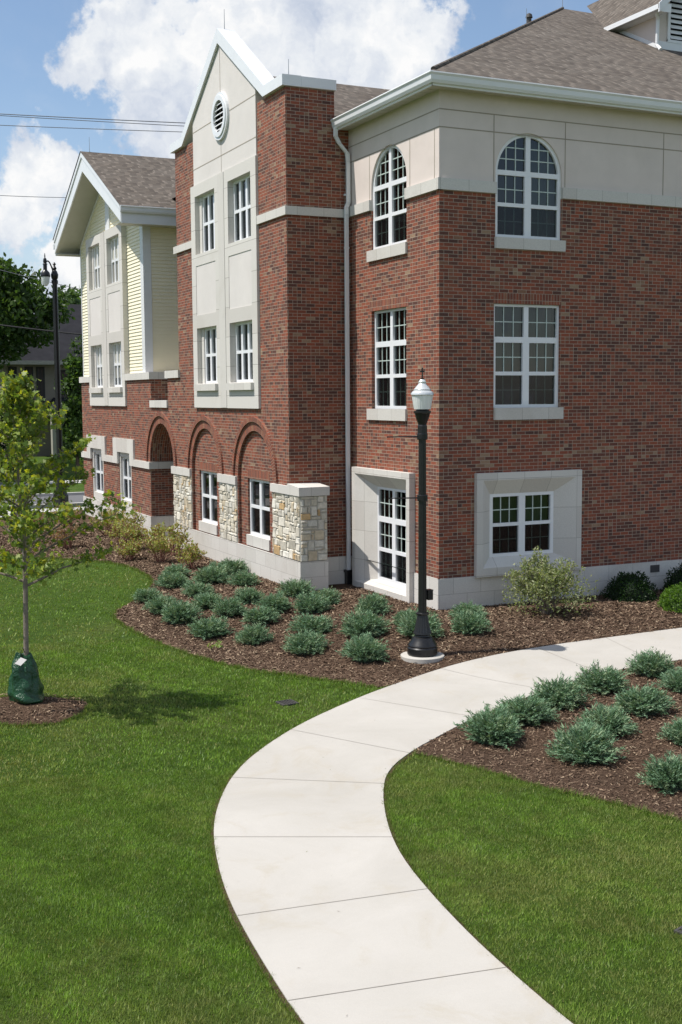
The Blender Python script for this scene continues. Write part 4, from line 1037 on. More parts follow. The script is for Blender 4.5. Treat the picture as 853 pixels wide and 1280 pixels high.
shrub('viburnum', 'tall rounded grey-green leafy shrub under the square-framed window', 'shrub', 1.62, -1.22, .86, 1.22, 5200, .050, VG, M['bark'], 46, mode='full')
DG = [(.018, .045, .012), (.026, .062, .016), (.014, .035, .010)]; BG = [(.10, .20, .02), (.14, .25, .03), (.07, .15, .015)]
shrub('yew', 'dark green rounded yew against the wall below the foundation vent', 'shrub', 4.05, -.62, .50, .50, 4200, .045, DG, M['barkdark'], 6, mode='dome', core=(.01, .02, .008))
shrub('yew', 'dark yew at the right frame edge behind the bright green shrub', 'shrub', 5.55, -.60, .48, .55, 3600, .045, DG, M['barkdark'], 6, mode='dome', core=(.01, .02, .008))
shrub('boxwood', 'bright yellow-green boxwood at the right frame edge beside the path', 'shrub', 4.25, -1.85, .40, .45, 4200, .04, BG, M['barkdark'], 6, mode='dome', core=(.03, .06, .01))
RG = [(.31, .36, .10), (.38, .38, .13), (.26, .33, .08), (.40, .31, .14), (.30, .18, .10)]
STM = [(-2.1, 9.9, .5, .95, 'red-stemmed shrub reaching up against the first fieldstone pier'), (-2.6, 11.7, .5, .8, 'reddish shrub at the right foot of the arched entrance, behind the row of junipers'), (-2.2, 13.6, .55, 1.0, 'taller yellow-leaved shrub directly left of the arched entrance'), (-2.0, 16.3, .55, .9, 'yellowish shrub between the two ground-floor windows of the siding range'), (-3.3, 9.9, .45, .6, 'low reddish shrub in open mulch before the first fieldstone pier'), (-2.75, 8.95, .55, .85, 'twiggy red-stemmed shrub in front of the pier left of the first arched window'), (-2.45, 7.55, .42, .70, 'thin red-stemmed shrub beside the two back junipers'), (-2.15, 10.9, .55, .85, 'red-stemmed shrub in front of the arched entrance'), (-2.7, 12.6, .60, .9, 'full yellowish shrub left of the arched entrance'),
       (-2.5, 15.0, .6, .9, 'loose yellowish shrub below the ground-floor window nearest the entrance'), (-4.0, 13.6, .6, .8, 'pinkish low shrub behind the right edge of the young tree'), (-4.3, 16.6, .6, .8, 'pinkish twiggy shrub seen through the young tree, nearer the building'), (-5.6, 19.0, .7, .8, 'pinkish twiggy shrub seen through the young tree, near the far pavement'), (-2.9, 18.5, .6, .8, 'twiggy shrub below the furthest ground-floor window')]
for x, y, r, h, lb in STM:
    pk = x < -3.9
    shrub('red_stem_shrub', lb, 'shrub', x, y, r, h, 900 if not pk else 900, .062, RG if not pk else [(.27, .15, .12), (.23, .20, .09), (.30, .19, .13)], M['redstem'], 20, 'red-stemmed shrubs along the foundation')
shrub('seedling', 'tiny pale green sprout alone in the mulch near the lawn edge', 'seedling', -4.50, -.05, .09, .14, 60, .055, [(.30, .40, .12)], M['redstem'], 5)

# young maple with watering bag
TX, TY = -8.27, -2.92; TZ = H(TX, TY)+.03
MT = thing('young_maple', 'slim young maple with yellow-green leaves standing on the lawn', 'tree', (TX, TY, TZ))
lead = [(TX, TY, TZ-.05), (TX+.0, TY, TZ+.8), (TX+.02, TY+.02, TZ+1.6), (TX+.02, TY, TZ+2.3), (TX-.03, TY+.02, TZ+3.1), (TX+.0, TY, TZ+3.8), (TX+.02, TY, TZ+4.45)]
mb = MB(); mb.tube(lead, [.045, .036, .033, .026, .019, .012, .004], 10); mb.build('trunk', M['bark'], MT, smooth=True)
def lead_at(z):
    for a, b in zip(lead[:-1], lead[1:]):
        if a[2] <= z <= b[2]: return Vector(a).lerp(Vector(b), (z-a[2])/(b[2]-a[2]))
    return Vector(lead[-1])
bm_ = MB(); LPp = []; nbr = 42
for i in range(nbr):
    t = i/(nbr-1); z = TZ+1.62+2.65*t; p = lead_at(z); a = i*2.4+random.uniform(-.4, .4)
    ln = (1.0+.18*cos(a-.1))*(1.12*(1-t)**.7+.17)*random.uniform(.75, 1.1); el = radians(28+30*t+random.uniform(-8, 8))
    d = Vector((cos(a)*cos(el), sin(a)*cos(el), sin(el))); path = []
    for k in range(7):
        s = k/6; path.append(p+d*ln*s+Vector((0, 0, -.14*ln*s*s))+Vector((random.uniform(-.02, .02), random.uniform(-.02, .02), random.uniform(-.02, .02)))*s*2)
    r0 = .015*(1-t)+.006; bm_.tube(path, [r0*(1-.85*k/6) for k in range(7)], 6)
    for k in range(1, 7):
        for _ in range(3 if t < .45 else 2):
            sd = (d+Vector((random.uniform(-1, 1), random.uniform(-1, 1), random.uniform(-.3, .8)))).normalized(); q = path[k]; w = q+sd*random.uniform(.10, .34)*(1-.3*t)
            bm_.tube([q, w], [.004, .0015], 4)
            for _ in range(10 if k > 3 else 6): LPp.append(q.lerp(w, random.uniform(.2, 1.15))+Vector(rnd_dirs(1)[0])*.055)
bm_.build('branches', M['bark'], MT)
for _ in range(60): LPp.append(Vector(lead[-1])+Vector((random.uniform(-.13, .13), random.uniform(-.13, .13), random.uniform(-.6, .08))))
P = np.array([tuple(p) for p in LPp]); n = len(P)
V = leaves(P, rnd_dirs(n)*np.array([1, 1, .5])+np.array([0, 0, -.35]), rng.uniform(.045, .098, n), LEAF, .25)
lc_ = pick([(.21, .28, .05), (.16, .235, .042), (.28, .34, .06), (.11, .17, .032), (.40, .40, .03)], n, .2)
me = np_mesh('foliage', V, 12, lc_, M['leaf']); o = bpy.data.objects.new('foliage', me); COL.objects.link(o); o.parent = MT; o.matrix_parent_inverse = Matrix.Translation((-TX, -TY, -TZ))
# watering bag
WB = thing('watering_bag', 'dark green plastic watering bag zipped round the young maple trunk', 'watering bag', (TX, TY, TZ))
n1, n2 = 48, 26; mb = MB(); rings = []
for j in range(n2):
    t = j/(n2-1); z = .03+.66*t
    r = .255*(1-t)**.0 if t < .02 else .275-.10*t-.085*t**3.0
    row = []
    for i in range(n1):
        a = 2*pi*i/n1
        fold = .022*sin(3*a+4*t)+.02*noise.noise(Vector((cos(a)*2.2, sin(a)*2.2, t*3.4)))*2+(.035*sin(2*pi*(t*3.2)+cos(a)*2.5) if t < .34 else 0)*(1-t/.34 if t < .34 else 0)+.012*sin(11*a+t*6)*t
        rr = (r+fold)*(1-.12*cos(2*a)); 
        row.append((TX-.02+rr*cos(a)-.03*t, TY+rr*sin(a)*.85, TZ+z+.03*t*sin(a*2+1)))
    rings.append(row)
for j in range(n2-1):
    for i in range(n1): mb.face([rings[j][i], rings[j][(i+1) % n1], rings[j+1][(i+1) % n1], rings[j+1][i]])
mb.face([tuple(v) for v in rings[0]][::-1])
for i in range(n1): mb.face([rings[-1][i], rings[-1][(i+1) % n1], (TX, TY, TZ+.66)])
mb.build('bag', M['bag'], WB, smooth=True)
mb = MB(); a = Vector((TX-.10, TY-.12, TZ+.66)); mb.prism([a, a+Vector((-.09, -.03, -.07)), a+Vector((-.02, -.08, -.10)), a+Vector((.07, -.05, -.03))], [p+Vector((0, -.004, .004)) for p in (a, a+Vector((-.09, -.03, -.07)), a+Vector((-.02, -.08, -.10)), a+Vector((.07, -.05, -.03)))]); mb.build('tag', M['tagw'], WB)
mb = MB(); mb.tube([(TX-.05, TY-.06, TZ+.62), (TX-.09, TY-.08, TZ+.72), (TX-.06, TY-.07, TZ+.79), (TX-.03, TY-.05, TZ+.71)], .006, 6); mb.build('strap', M['black'], WB)

# drain grates in the lawn
def grate(x, y, rz_, label):
    e = thing('drain_grate', label, 'drain grate', (x, y, H(x, y)), 'drain grates in the lawn'); z = H(x, y)+.004
    rot = Matrix.Rotation(rz_, 3, 'Z'); mb = MB()
    def bx(a, b, z0, z1):
        P = [Vector((a[0], a[1], 0)), Vector((b[0], a[1], 0)), Vector((b[0], b[1], 0)), Vector((a[0], b[1], 0))]; P = [rot @ p+Vector((x, y, 0)) for p in P]
        mb.prism([p+Vector((0, 0, z0)) for p in P], [p+Vector((0, 0, z1)) for p in P])
    s = .125
    bx((-s, -s), (s, -s+.02), z, z+.02); bx((-s, s-.02), (s, s), z, z+.02); bx((-s, -s+.02), (-s+.02, s-.02), z, z+.02); bx((s-.02, -s+.02), (s, s-.02), z, z+.02)
    for i in range(5): bx((-s+.030+i*.041, -s+.02), (-s+.044+i*.041, s-.02), z, z+.018)
    mb.build('frame', M['iron'], e); mb = MB(); bx((-s+.02, -s+.02), (s-.02, s-.02), z-.05, z-.002); mb.build('pit', M['dark'], e)
M['steelg'] = plain('galvanised', (.16, .165, .165), .6, .2, metal=.2)
grate(-4.82, -4.02, .1, 'square slotted drain grate in the lawn left of the path')
grate(-4.70, -12.35, .3, 'square slotted drain grate in the grass at the right frame edge')

# ------------------------------------------------------------------ ground cover: grass blades and mulch chips
CAM = np.array([-11.3486, -19.6944, 4.0959])
def npin(P, poly):
    x, y = P[:, 0], P[:, 1]; r = np.zeros(len(P), bool); n = len(poly)
    for i in range(n):
        x1, y1 = poly[i]; x2, y2 = poly[(i+1) % n]
        if y1 == y2: continue
        r ^= ((y1 > y) != (y2 > y)) & (x < (x2-x1)*(y-y1)/(y2-y1)+x1)
    return r
def npH(x, y):
    def s(a, b, v):
        t = np.clip((v-a)/(b-a), 0, 1); return t*t*(3-2*t)
    d1 = np.hypot(np.maximum(-x, 0), np.maximum(np.maximum(-y, y-22.4), 0)); d2 = np.hypot(np.maximum(-1.44-x, 0), np.maximum(np.maximum(3.3-y, y-22.4), 0)); d = np.minimum(d1, d2)
    return -.30*s(1.2, 4.6, d)+.2*np.exp(-((x+9.2)**2+(y+2.2)**2)/4.5)+.75*s(46, 52, y)
def sample(n, r0, r1, half=22.5):
    r = np.sqrt(rng.uniform(r0*r0, r1*r1, n)); a = radians(25.3)+radians(half)*rng.uniform(-1, 1, n)
    return np.stack([CAM[0]+r*np.sin(a), CAM[1]+r*np.cos(a)], 1), r
def vnoise(P, sc, seed=0):
    """cheap smooth value noise"""
    q = P*sc+seed; i = np.floor(q).astype(int); f = q-i; f = f*f*(3-2*f)
    h = lambda a, b: (np.sin(a*127.1+b*311.7+seed)*43758.5453) % 1.
    return (h(i[:, 0], i[:, 1])*(1-f[:, 0])+h(i[:, 0]+1, i[:, 1])*f[:, 0])*(1-f[:, 1])+(h(i[:, 0], i[:, 1]+1)*(1-f[:, 0])+h(i[:, 0]+1, i[:, 1]+1)*f[:, 0])*f[:, 1]
SHR = lambda P, poly: npin(P, poly)
VV = []; CC = []
for n, r0, r1, wd, hh in ((460000, 7., 14., .0030, .036), (210000, 14., 22., .0065, .042), (90000, 22., 38., .012, .05)):
    P, r = sample(n, r0, r1)
    keep = ~npin(P, PATH) & ~npin(P, BED_L) & ~npin(P, BED_R) & ~npin(P, RING) & (np.maximum(abs(P[:, 0]+4.82), abs(P[:, 1]+4.02)) > .13) & (P[:, 0] < 3)
    P = P[keep]; r = r[keep]; m = len(P); z = npH(P[:, 0], P[:, 1])
    clump = vnoise(P, 5.)*.6+vnoise(P, 17., 3.)*.4
    h = hh*.88*(.45+.9*clump)*rng.uniform(.6, 1.3, m); az = rng.uniform(0, 2*pi, m); lean = rng.uniform(.05, .9, m)
    w = wd*rng.uniform(.7, 1.4, m); wx, wy = np.cos(az)*w, np.sin(az)*w; la = vnoise(P, 1.3, 9.)*7+rng.normal(0, 2.2, m)
    A = np.stack([P[:, 0]-wx, P[:, 1]-wy, z], 1); Bq = np.stack([P[:, 0]+wx, P[:, 1]+wy, z], 1)
    Cq = np.stack([P[:, 0]+np.cos(la)*lean*h, P[:, 1]+np.sin(la)*lean*h, z+h], 1)
    VV.append(np.stack([A, Bq, Cq], 1).reshape(-1, 3))
    dry = np.clip(vnoise(P, .55, 21.)*.55+vnoise(P, 2.1, 4.)*.35+vnoise(P, 9., 6.)*.3-.52, 0, 1)*1.3
    mow = 1+.10*np.sign(np.sin((P[:, 0]*.93+P[:, 1]*.36)*2*pi/1.1))*(.4+vnoise(P, .5, 5.)); g = np.array([.150, .250, .034])[None]*mow[:, None]*(1+rng.uniform(-.3, .35, (m, 1)))*(.72+.55*vnoise(P, 6.5, 2.))[:, None]
    dc = np.array([.31, .30, .11])[None]*(1+rng.uniform(-.25, .3, (m, 1)))
    k = np.clip(dry+np.where(rng.random(m) < .07, .7, 0)+rng.uniform(-.1, .12, m), 0, .85)[:, None]
    pale = (rng.random(m) < .05+.16*np.clip(vnoise(P, 1.7, 31.)*2-1, 0, 1))[:, None]; g = np.where(pale, np.array([.22, .31, .12])*(1+rng.uniform(-.2, .2, (m, 1))), g)
    CC.append(g*(1-k)+dc*k)
def edge_blades(line, inner, per, h0, wd):
    """longer, unclipped blades along an edge of the lawn; inner(P) is True off the lawn"""
    L = np.array(line); seg = L[1:]-L[:-1]; ln = np.linalg.norm(seg, axis=1); cnt = np.maximum(1, (ln*per).astype(int))
    base = np.concatenate([L[i]+rng.random((c, 1))*seg[i] for i, c in enumerate(cnt)]); nrm = np.concatenate([np.repeat([[-seg[i][1]/ln[i], seg[i][0]/ln[i]]], c, 0) for i, c in enumerate(cnt)])
    t = inner(base+nrm*.03); nrm[t] *= -1
    P = base+nrm*(rng.uniform(-.004, .05, len(base))[:, None]); m = len(P); z = npH(P[:, 0], P[:, 1]); k = .55+.8*vnoise(P, 9., 1.)
    h = h0*k*rng.uniform(.5, 1.3, m); az = rng.uniform(0, 2*pi, m); w = wd*rng.uniform(.7, 1.3, m); out = -nrm*(rng.uniform(-.4, .7, m)*h)[:, None]+rng.normal(0, .3, (m, 2))*h[:, None]
    A = np.stack([P[:, 0]-np.cos(az)*w, P[:, 1]-np.sin(az)*w, z], 1); B2 = np.stack([P[:, 0]+np.cos(az)*w, P[:, 1]+np.sin(az)*w, z], 1); C2 = np.stack([P[:, 0]+out[:, 0], P[:, 1]+out[:, 1], z+h], 1)
    VV.append(np.stack([A, B2, C2], 1).reshape(-1, 3)); kk = np.clip(rng.uniform(-.25, .5, m), 0, 1)[:, None]
    CC.append(np.array([.125, .205, .030])*(1-kk)*(1+rng.uniform(-.3, .3, (m, 1)))+np.array([.30, .26, .12])*kk)
inP = lambda P: npin(P, PATH); inL = lambda P: npin(P, BED_L); inR = lambda P: npin(P, BED_R)
edge_blades([p for p in PO[:i0+1] if p[1] > -14.5], inP, 800, .036, .0035); edge_blades([p for p in PI[:i1+1] if p[1] > -14.5], inP, 800, .036, .0035)
edge_blades(BL, inL, 420, .062, .006); edge_blades(BRL[:7], inR, 520, .055, .0045); edge_blades(RING+RING[:1], lambda P: npin(P, RING), 420, .05, .005)
me = np_mesh('grass', np.concatenate(VV), 3, np.concatenate(CC), M['blade']); o = link(bpy.data.objects.new('grass', me)); o['kind'] = 'stuff'; tag(o, 'short mown green grass with straw-coloured patches on both sides of the path', 'grass')
# stray clippings and bark bits blown onto the path
P, r = sample(26000, 7., 30.); P = P[npin(P, PATH)]; ed = np.array(PO+PI)
dist = np.array([np.min(np.hypot(ed[:, 0]-p[0], ed[:, 1]-p[1])) for p in P]); P = P[rng.random(len(P)) < .02+.22*np.exp(-(dist/.07)**1.0)]; m = len(P)
az = rng.uniform(0, 2*pi, m); ln = rng.uniform(.006, .022, m); dx_, dy_ = np.cos(az)*ln, np.sin(az)*ln; z = npH(P[:, 0], P[:, 1])+.036
V = np.stack([np.stack([P[:, 0]-dx_, P[:, 1]-dy_, z], 1), np.stack([P[:, 0]+dx_, P[:, 1]+dy_, z+.003], 1), np.stack([P[:, 0]-dy_*.22, P[:, 1]+dx_*.22, z+.003], 1)], 1).reshape(-1, 3)
me = np_mesh('grass_clippings', V, 3, pick([(.12, .14, .04), (.22, .19, .10), (.12, .09, .06), (.09, .12, .03)], m), M['chips']); o = link(bpy.data.objects.new('grass_clippings', me)); o['kind'] = 'stuff'; tag(o, 'dry grass clippings and bark crumbs along the path edges', 'clippings')
# chips
P, r = sample(420000, 8, 40); inb = npin(P, BED_L) | npin(P, BED_R) | npin(P, RING); inb &= ~npin(P, PATH) & ~((P[:, 0] > 0) & (P[:, 1] > 0)) & ~((P[:, 0] > XT) & (P[:, 1] > 3.2))
P = P[inb]; r = r[inb]; m = len(P); z = npH(P[:, 0], P[:, 1])+.022+rng.uniform(0, .016, m)+np.where(npin(P, RING), .035, 0)
kk = np.clip(r/16, .8, 2.0); ln = rng.uniform(.010, .034, m)*kk; wd = rng.uniform(.004, .010, m)*kk; az = rng.uniform(0, 2*pi, m)
d = unit(np.stack([np.cos(az), np.sin(az), rng.normal(0, .35, m)], 1)); s = unit(np.cross(d, np.stack([rng.normal(0, .35, m), rng.normal(0, .35, m), np.ones(m)], 1)))
Cn = np.stack([P[:, 0], P[:, 1], z], 1)
V = np.stack([Cn-d*ln[:, None]-s*wd[:, None], Cn+d*ln[:, None]-s*wd[:, None]*.6, Cn+d*ln[:, None]*.9+s*wd[:, None], Cn-d*ln[:, None]*.8+s*wd[:, None]*.7], 1).reshape(-1, 3)
cc = np.array([(.090, .056, .037), (.132, .086, .058), (.178, .122, .082), (.235, .168, .112), (.058, .037, .026), (.37, .28, .19)])[rng.choice(6, m, p=[.26, .27, .2, .12, .10, .05])]*(1+rng.uniform(-.2, .2, (m, 1)))
me = np_mesh('mulch_chips', V, 4, cc, M['chips']); o = link(bpy.data.objects.new('mulch_chips', me)); o['kind'] = 'stuff'; tag(o, 'brown shredded bark chips covering the planting beds', 'mulch')

# ------------------------------------------------------------------ beyond the road
def crown(e, ctr, rad, nclump, per, size, cols, seed, squash=.8):
    r = np.random.default_rng(seed); C = []
    cs = unit(r.normal(size=(nclump, 3)))*r.uniform(.35, 1., (nclump, 1))**.6*np.array(rad)+np.array(ctr)
    P = []; T_ = []
    for c in cs:
        cr = np.mean(rad)*r.uniform(.22, .38); d = unit(r.normal(size=(per, 3))); P.append(c+d*cr*r.uniform(.55, 1., (per, 1))*np.array([1, 1, squash])); T_.append(np.full(per, r.uniform(.75, 1.25)))
    P = np.concatenate(P); n = len(P); t = np.concatenate(T_)
    V = leaves(P, rnd_dirs(n), rng.uniform(.7, 1.3, n)*size, SIMPLE)
    me = np_mesh('foliage', V, 6, pick(cols, n, .2)*t[:, None], M['leaf']); o = bpy.data.objects.new('foliage', me); link(o, e); return cs
def tree(name, label, x, y, z0, ctr, rad, ncl, per, size, cols, seed, tr=.25, group=None):
    e = thing(name, label, 'tree', (x, y, z0), group); cs = crown(e, ctr, rad, ncl, per, size, cols, seed)
    mb = MB(); c = Vector(ctr); mb.tube([(x, y, z0-.1), (x+.05, y, z0+(c.z-z0)*.5), tuple(c+Vector((0, 0, rad[2]*.5)))], [tr, tr*.75, tr*.2], 10)
    for k in cs[:14]: mb.tube([(x+.05, y, z0+(c.z-z0)*.55), tuple((Vector(k)+c)/2), tuple(k)], [tr*.4, tr*.22, tr*.08], 6)
    mb.build('trunk', M['barkdark'], e)
DGc = [(.048, .095, .020), (.065, .122, .026), (.034, .072, .016), (.090, .15, .032)]
tree('street_tree', 'large dark green tree across the road behind the tall street lamp', -1.6, 47.5, .1, (-1.3, 48.5, 9.0), (4.7, 3.2, 2.9), 70, 330, .30, DGc, 3)
tree('distant_tree', 'pale feathery treetop rising behind the neighbouring house roof', 11.6, 81, .5, (11.7, 81, 9.2), (3.0, 2.5, 3.4), 26, 160, .4, [(.07, .12, .04), (.09, .15, .05)], 5)
tree('slim_tree', 'narrow dark tree at the brick corner in front of the neighbouring house', 3.45, 44.6, -.2, (3.5, 44.6, 3.6), (.75, .8, 3.5), 34, 170, .22, DGc, 8, .12)
tree('evergreen_tree', 'dark shrubby evergreen at the left frame edge beside the neighbouring house', -1.2, 43, -.1, (-1.6, 43.5, 2.6), (1.7, 1.4, 2.8), 34, 200, .22, [(.015, .032, .016), (.02, .042, .018)], 9, .12)
for i, (x, y, sx, lb) in enumerate(((-9, 44, 5, 'leafy tree left of the view beyond the pavement'), (-17, 50, 6, 'second leafy tree left of the view beyond the pavement'), (-22, 38, 6, 'tree standing left of the view on the near side of the road'), (-33, 44, 7, 'wide tree left of the view by the road'), (-38, 25, 7, 'tree far left of the view, level with the hall'), (14, 90, 7, 'broad treetop hidden behind the long brick hall'), (-14, 75, 7, 'broad tree beyond the left edge of the view'), (-26, 60, 7, 'tall tree far left of the view'))):  # unseen trees; most on the left are added for the window glass to reflect
    tree('distant_tree', lb, x, y, .5, (x, y, 7.5), (sx, 4, 5.5), 40, 160, .5, DGc, 20+i)

# neighbouring house
HH = thing('grey_house', 'grey two-storey house with dark hip roof and shaded porch across the road', 'house', (7, 60, .45))
x0, x1, y0, y1, z0, zt = 1.75, 13, 56.5, 67, .4, 6.35
mb = MB(); mb.box((x0, y0, z0), (x1, y1, zt)); mb.build('wall', M['housewall'], HH)
mb = MB(); o_ = .6; ym = (y0+y1)/2; za = zt; zr = 10.3
A = [(x0-o_, y0-o_, za), (x1+o_, y0-o_, za), (x1+o_, y1+o_, za), (x0-o_, y1+o_, za)]; r0, r1 = (x0+4.6, ym, zr), (x1-4.6, ym, zr)
mb.face([A[0], A[1], r1, r0]); mb.face([A[1], A[2], r1]); mb.face([A[2], A[3], r0, r1]); mb.face([A[3], A[0], r0]); mb.face(A)
mb.build('roof', M['houseroof'], HH)
mb = MB(); mb.box((x0-o_, y0-o_-.1, za-.22), (x1+o_, y0-o_, za+.02)); mb.box((x0-o_-.1, y0-o_, za-.22), (x0-o_, y1+o_, za+.02)); mb.build('eave', M['housetrim'], HH)
def hwin(u0, u1, v0, v1):
    f = MB(); slab(f, FY(y0), rect(u0-.1, u1+.1, v0-.1, v1+.1), [rect(u0, (u0+u1)/2-.03, v0, v1), rect((u0+u1)/2+.03, u1, v0, v1)], .05, -.05); w = f.build('window', M['housedark'], HH)
    g = MB(); slab(g, FY(y0), rect(u0, u1, v0, v1), (), .01, -.02); g.build('pane', M['glassdark'], w)
M['glassdark'] = plain('house_glass', (.05, .055, .06), .1, .05, spec=.8)
for a in ((5.3, 6.5, 4.0, 5.7), (2.2, 2.5, 3.9, 5.9), (3.2, 3.5, 3.9, 5.9), (8, 9, 4, 5.7), (2.9, 3.4, 1.4, 2.5), (3.9, 4.2, 3.9, 5.9)): hwin(*a)
# porch
mb = MB(); mb.face([(4.0, 53.6, 3.0), (13, 53.6, 3.0), (13, 56.5, 4.1), (4.8, 56.5, 4.1)]); mb.face([(4.0, 53.6, 3.0), (4.8, 56.5, 4.1), (4.0, 56.5, 3.0)]); mb.face([(4.0, 53.6, 2.98), (13, 53.6, 2.98), (13, 56.5, 2.98), (4.0, 56.5, 2.98)]); mb.build('porch_roof', M['houseroof'], HH)
mb = MB(); mb.box((4.0, 53.5, 2.75), (13, 53.6, 3.0)); mb.box((4.1, 53.7, .45), (4.6, 54.2, 2.8)); mb.box((8.1, 53.7, .45), (8.5, 54.1, 2.8)); mb.box((5.9, 53.8, .45), (13, 53.95, 1.35)); mb.build('porch_frame', M['housetrim'], HH)
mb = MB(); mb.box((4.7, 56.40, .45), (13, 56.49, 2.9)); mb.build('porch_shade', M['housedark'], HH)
mb = MB(); mb.box((2.4, 58, 8.2), (3.2, 58.9, 9.6)); mb.build('chimney', M['brick'], HH)
HB = thing('dark_roofed_house', 'house with a steep dark roof just showing beside the yellow siding, behind the grey house', 'house', (12, 76, .45))
mb = MB(); mb.box((7.5, 72, .4), (22, 80, 7)); mb.build('wall', M['housewall'], HB)
mb = MB(); mb.prism([(6.6, 71.2, 6.8), (6.6, 80.8, 6.8), (8.0, 76, 11.3)], [(23, 71.2, 6.8), (23, 80.8, 6.8), (21.5, 76, 11.3)]); mb.build('roof', M['houseroof'], HB)

# power and service lines
def wire(label, a, b, sag, r):
    n = 24; pts = []
    A, Bv = Vector(a), Vector(b)
    for i in range(n+1):
        t = i/n; p = A.lerp(Bv, t); p.z -= sag*4*t*(1-t); pts.append(tuple(p))
    mb = MB(); mb.tube(pts, r, 6); o = mb.build('power_line', M['cable'] if r > .03 else M['wirem'], smooth=True); tag(o, label, 'power line', 'overhead lines behind the hall'); return o
M['cable'] = plain('cable', (.012, .012, .014), .8)
M['wirem'] = plain('wire', (.10, .11, .13), .6)
wz = lambda a, b, ext: (tuple(Vector(a)+(Vector(a)-Vector(b))*ext[0]), tuple(Vector(b)+(Vector(b)-Vector(a))*ext[1]))
for lb, a, b, r in (('uppermost of the two close wires crossing the sky left of the tower gable', (-.23, 43.25, 18.42), (8.09, 39.25, 17.85), .022), ('wire just under the uppermost one, nearly touching it', (-.23, 43.25, 18.34), (8.09, 39.25, 17.70), .018),
                    ('wire a little below the close pair, ending at the tower edge', (-.26, 43.2, 17.86), (8.18, 39.17, 17.40), .018), ('thin wire crossing the low cloud left of the gable roof', (-.42, 42.91, 14.38), (2.45, 41.53, 14.2), .016),
                    ('thin sloping wire just above the tall street lamp', (-.6, 42.6, 10.69), (3.06, 40.76, 9.63), .016), ('thick black cable crossing the tall street lamp pole at mid height', (-.73, 42.37, 7.96), (2.96, 40.57, 7.41), .045)):
    p, q = wz(a, b, (2.2, 1.2)); wire(lb, p, q, .25, r)

# ------------------------------------------------------------------ sky, sun, camera
BLOBS = [ (0.2728,0.9246,0.2658,0.0531), (0.3175,0.9154,0.2474,0.0664), (0.3592,0.894,0.2677,0.0730), (0.4158,0.8691,0.2678,0.0730), (0.4634,0.8467,0.2614,0.0464), (0.2872,0.9347,0.2093,0.0411), (0.2325,0.9376,0.2586,0.0279), (0.375,0.9014,0.2164,0.0597), (0.4478,0.8639,0.2305,0.0365), (0.1992,0.9664,0.1625,0.0365), (0.2139,0.96,0.1807,0.0199), (0.1785,0.9731,0.1457,0.0265), (0.217,0.972,0.0898,0.0365), (0.2292,0.9676,0.1055,0.0265), (0.4857,0.8299,0.2746,0.0199), (0.3396,0.8932,0.2948,0.0398) ]
SUN_E = 61.5; lx_, ly_ = 1., -.22
W = bpy.data.worlds.new('World'); S.world = W; W.use_nodes = True; nt = W.node_tree; nt.nodes.clear(); q = N(nt)
sky = q.n('ShaderNodeTexSky', sky_type='NISHITA'); sky.sun_disc = False; sky.sun_elevation = radians(SUN_E); sky.sun_rotation = math.atan2(-lx_, -ly_) % (2*pi)
sky.air_density = 1.0; sky.dust_density = .6; sky.ozone_density = 1.4
b1 = q.n('ShaderNodeBackground'); b1.inputs[1].default_value = .13; q.l(sky.outputs[0], b1.inputs[0])
dirn = q.n('ShaderNodeTexCoord').outputs['Generated']
nz = q.n('ShaderNodeVectorMath', operation='NORMALIZE'); q.l(dirn, nz.inputs[0]); dv = nz.outputs[0]
wob = q.n('ShaderNodeTexNoise'); wob.inputs['Scale'].default_value = 26; wob.inputs['Detail'].default_value = 6; wob.inputs['Roughness'].default_value = .55; q.l(dv, wob.inputs['Vector'])
ws = q.n('ShaderNodeVectorMath', operation='MULTIPLY_ADD'); q.l(wob.outputs['Color'], ws.inputs[0]); ws.inputs[1].default_value = (.075,)*3; ws.inputs[2].default_value = (-.0375,)*3
wd_ = q.n('ShaderNodeVectorMath', operation='ADD'); q.l(dv, wd_.inputs[0]); q.l(ws.outputs[0], wd_.inputs[1])
cur = None
for bx_, by_, bz_, br_ in BLOBS:
    ds = q.n('ShaderNodeVectorMath', operation='DISTANCE'); q.l(wd_.outputs[0], ds.inputs[0]); ds.inputs[1].default_value = (bx_, by_, bz_)
    m_ = q.math('SUBTRACT', 1., q.math('DIVIDE', ds.outputs['Value'], br_))
    cur = m_ if cur is None else q.math('SMOOTH_MAX', cur, m_, .25)
fine = q.noise(70, 8, .62, dv)
gen = q.noise(4.2, 8, .55, dv, .2)                                   # scattered clouds over the rest of the sky
gen = q.maprange(gen, .46, .64, -.35, .9)
side = q.n('ShaderNodeVectorMath', operation='DOT_PRODUCT'); q.l(dv, side.inputs[0]); side.inputs[1].default_value = (.36, .90, .24)
away = q.maprange(side.outputs['Value'], .90, .80, 0, 1)
gen = q.math('ADD', gen, q.math('MULTIPLY', q.math('SUBTRACT', away, 1.), 3.))
clr = q.n('ShaderNodeVectorMath', operation='DISTANCE'); q.l(dv, clr.inputs[0]); clr.inputs[1].default_value = (-.42, .89, .17)
gen = q.math('SUBTRACT', gen, q.maprange(clr.outputs['Value'], .12, .34, 1.6, 0, True))
cur = q.math('MAXIMUM', cur, gen)
dens = q.math('ADD', cur, q.math('MULTIPLY', q.math('SUBTRACT', fine, .5), 1.3))
mask = q.maprange(dens, -.16, .30, 0, 1, True)
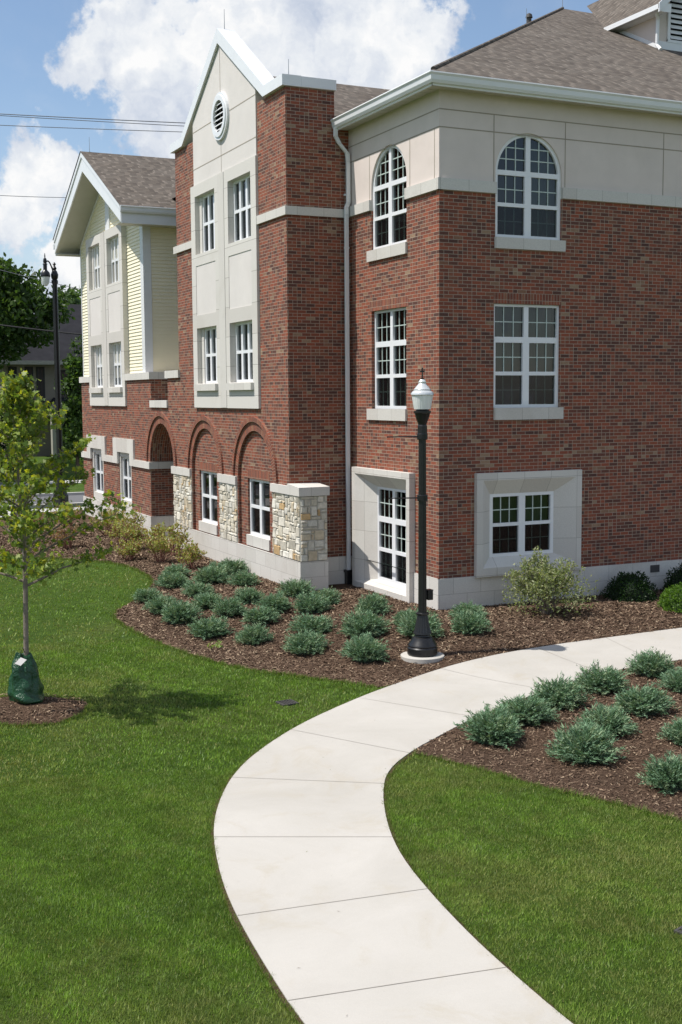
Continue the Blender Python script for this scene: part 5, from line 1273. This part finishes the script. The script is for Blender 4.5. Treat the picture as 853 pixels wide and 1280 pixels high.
thin = q.math('MULTIPLY', q.maprange(q.noise(9, 7, .6, dv, .5), .5, .8, 0, .22), q.maprange(side.outputs['Value'], .7, .9, .4, 1))
sepz = q.n('ShaderNodeSeparateXYZ'); q.l(dv, sepz.inputs[0])
haze = q.maprange(sepz.outputs[2], .0, .25, .38, 0.0, True)
mask2 = q.math('MAXIMUM', mask, q.math('MAXIMUM', thin, haze))
body = q.noise(16, 6, .5, wd_.outputs[0])
ccol = q.ramp(q.math('ADD', body, q.math('MULTIPLY', dens, .08)), [(.36, (.52, .59, .72)), (.47, (.68, .73, .82)), (.58, (.84, .87, .91)), (.68, (.98, .98, .98))])
b2 = q.n('ShaderNodeBackground'); q.l(ccol, b2.inputs[0]); b2.inputs[1].default_value = .90
mx = q.n('ShaderNodeMixShader'); q.l(mask2, mx.inputs[0]); q.l(b1.outputs[0], mx.inputs[1]); q.l(b2.outputs[0], mx.inputs[2])
wo = q.n('ShaderNodeOutputWorld'); q.l(mx.outputs[0], wo.inputs[0])
sl = bpy.data.lights.new('sun', 'SUN'); sl.energy = 5.0; sl.angle = radians(.53); sl.color = (1., .955, .89)
so = bpy.data.objects.new('sun', sl); COL.objects.link(so)
so.rotation_euler = Vector((lx_, ly_, -tan(radians(SUN_E))*hypot(lx_, ly_))).to_track_quat('-Z', 'Y').to_euler(); so.location = (-20, 0, 40)
cam = bpy.data.cameras.new('camera'); co = bpy.data.objects.new('camera', cam); COL.objects.link(co); S.camera = co
cam.sensor_fit = 'VERTICAL'; cam.sensor_height = 36; cam.lens = 1507.3026/1280*36; cam.clip_end = 4000; cam.clip_start = .1
Fv = Vector((0.4252564, 0.89995904, -0.09607663)); Rv = Vector((0.90383665, -0.42782248, -0.0068735)); Uv = Vector((0.04728961, 0.08391457, 0.99535021))
mw_ = Matrix((Rv, Uv, -Fv)).transposed().to_4x4(); mw_.translation = Vector((-11.34859836, -19.69438129, 4.09585923)); co.matrix_world = mw_
S.view_settings.view_transform = 'Standard'; S.view_settings.look = 'None'; S.view_settings.gamma = 1; S.view_settings.exposure = .15
S.cycles.max_bounces = 8; S.cycles.transparent_max_bounces = 12
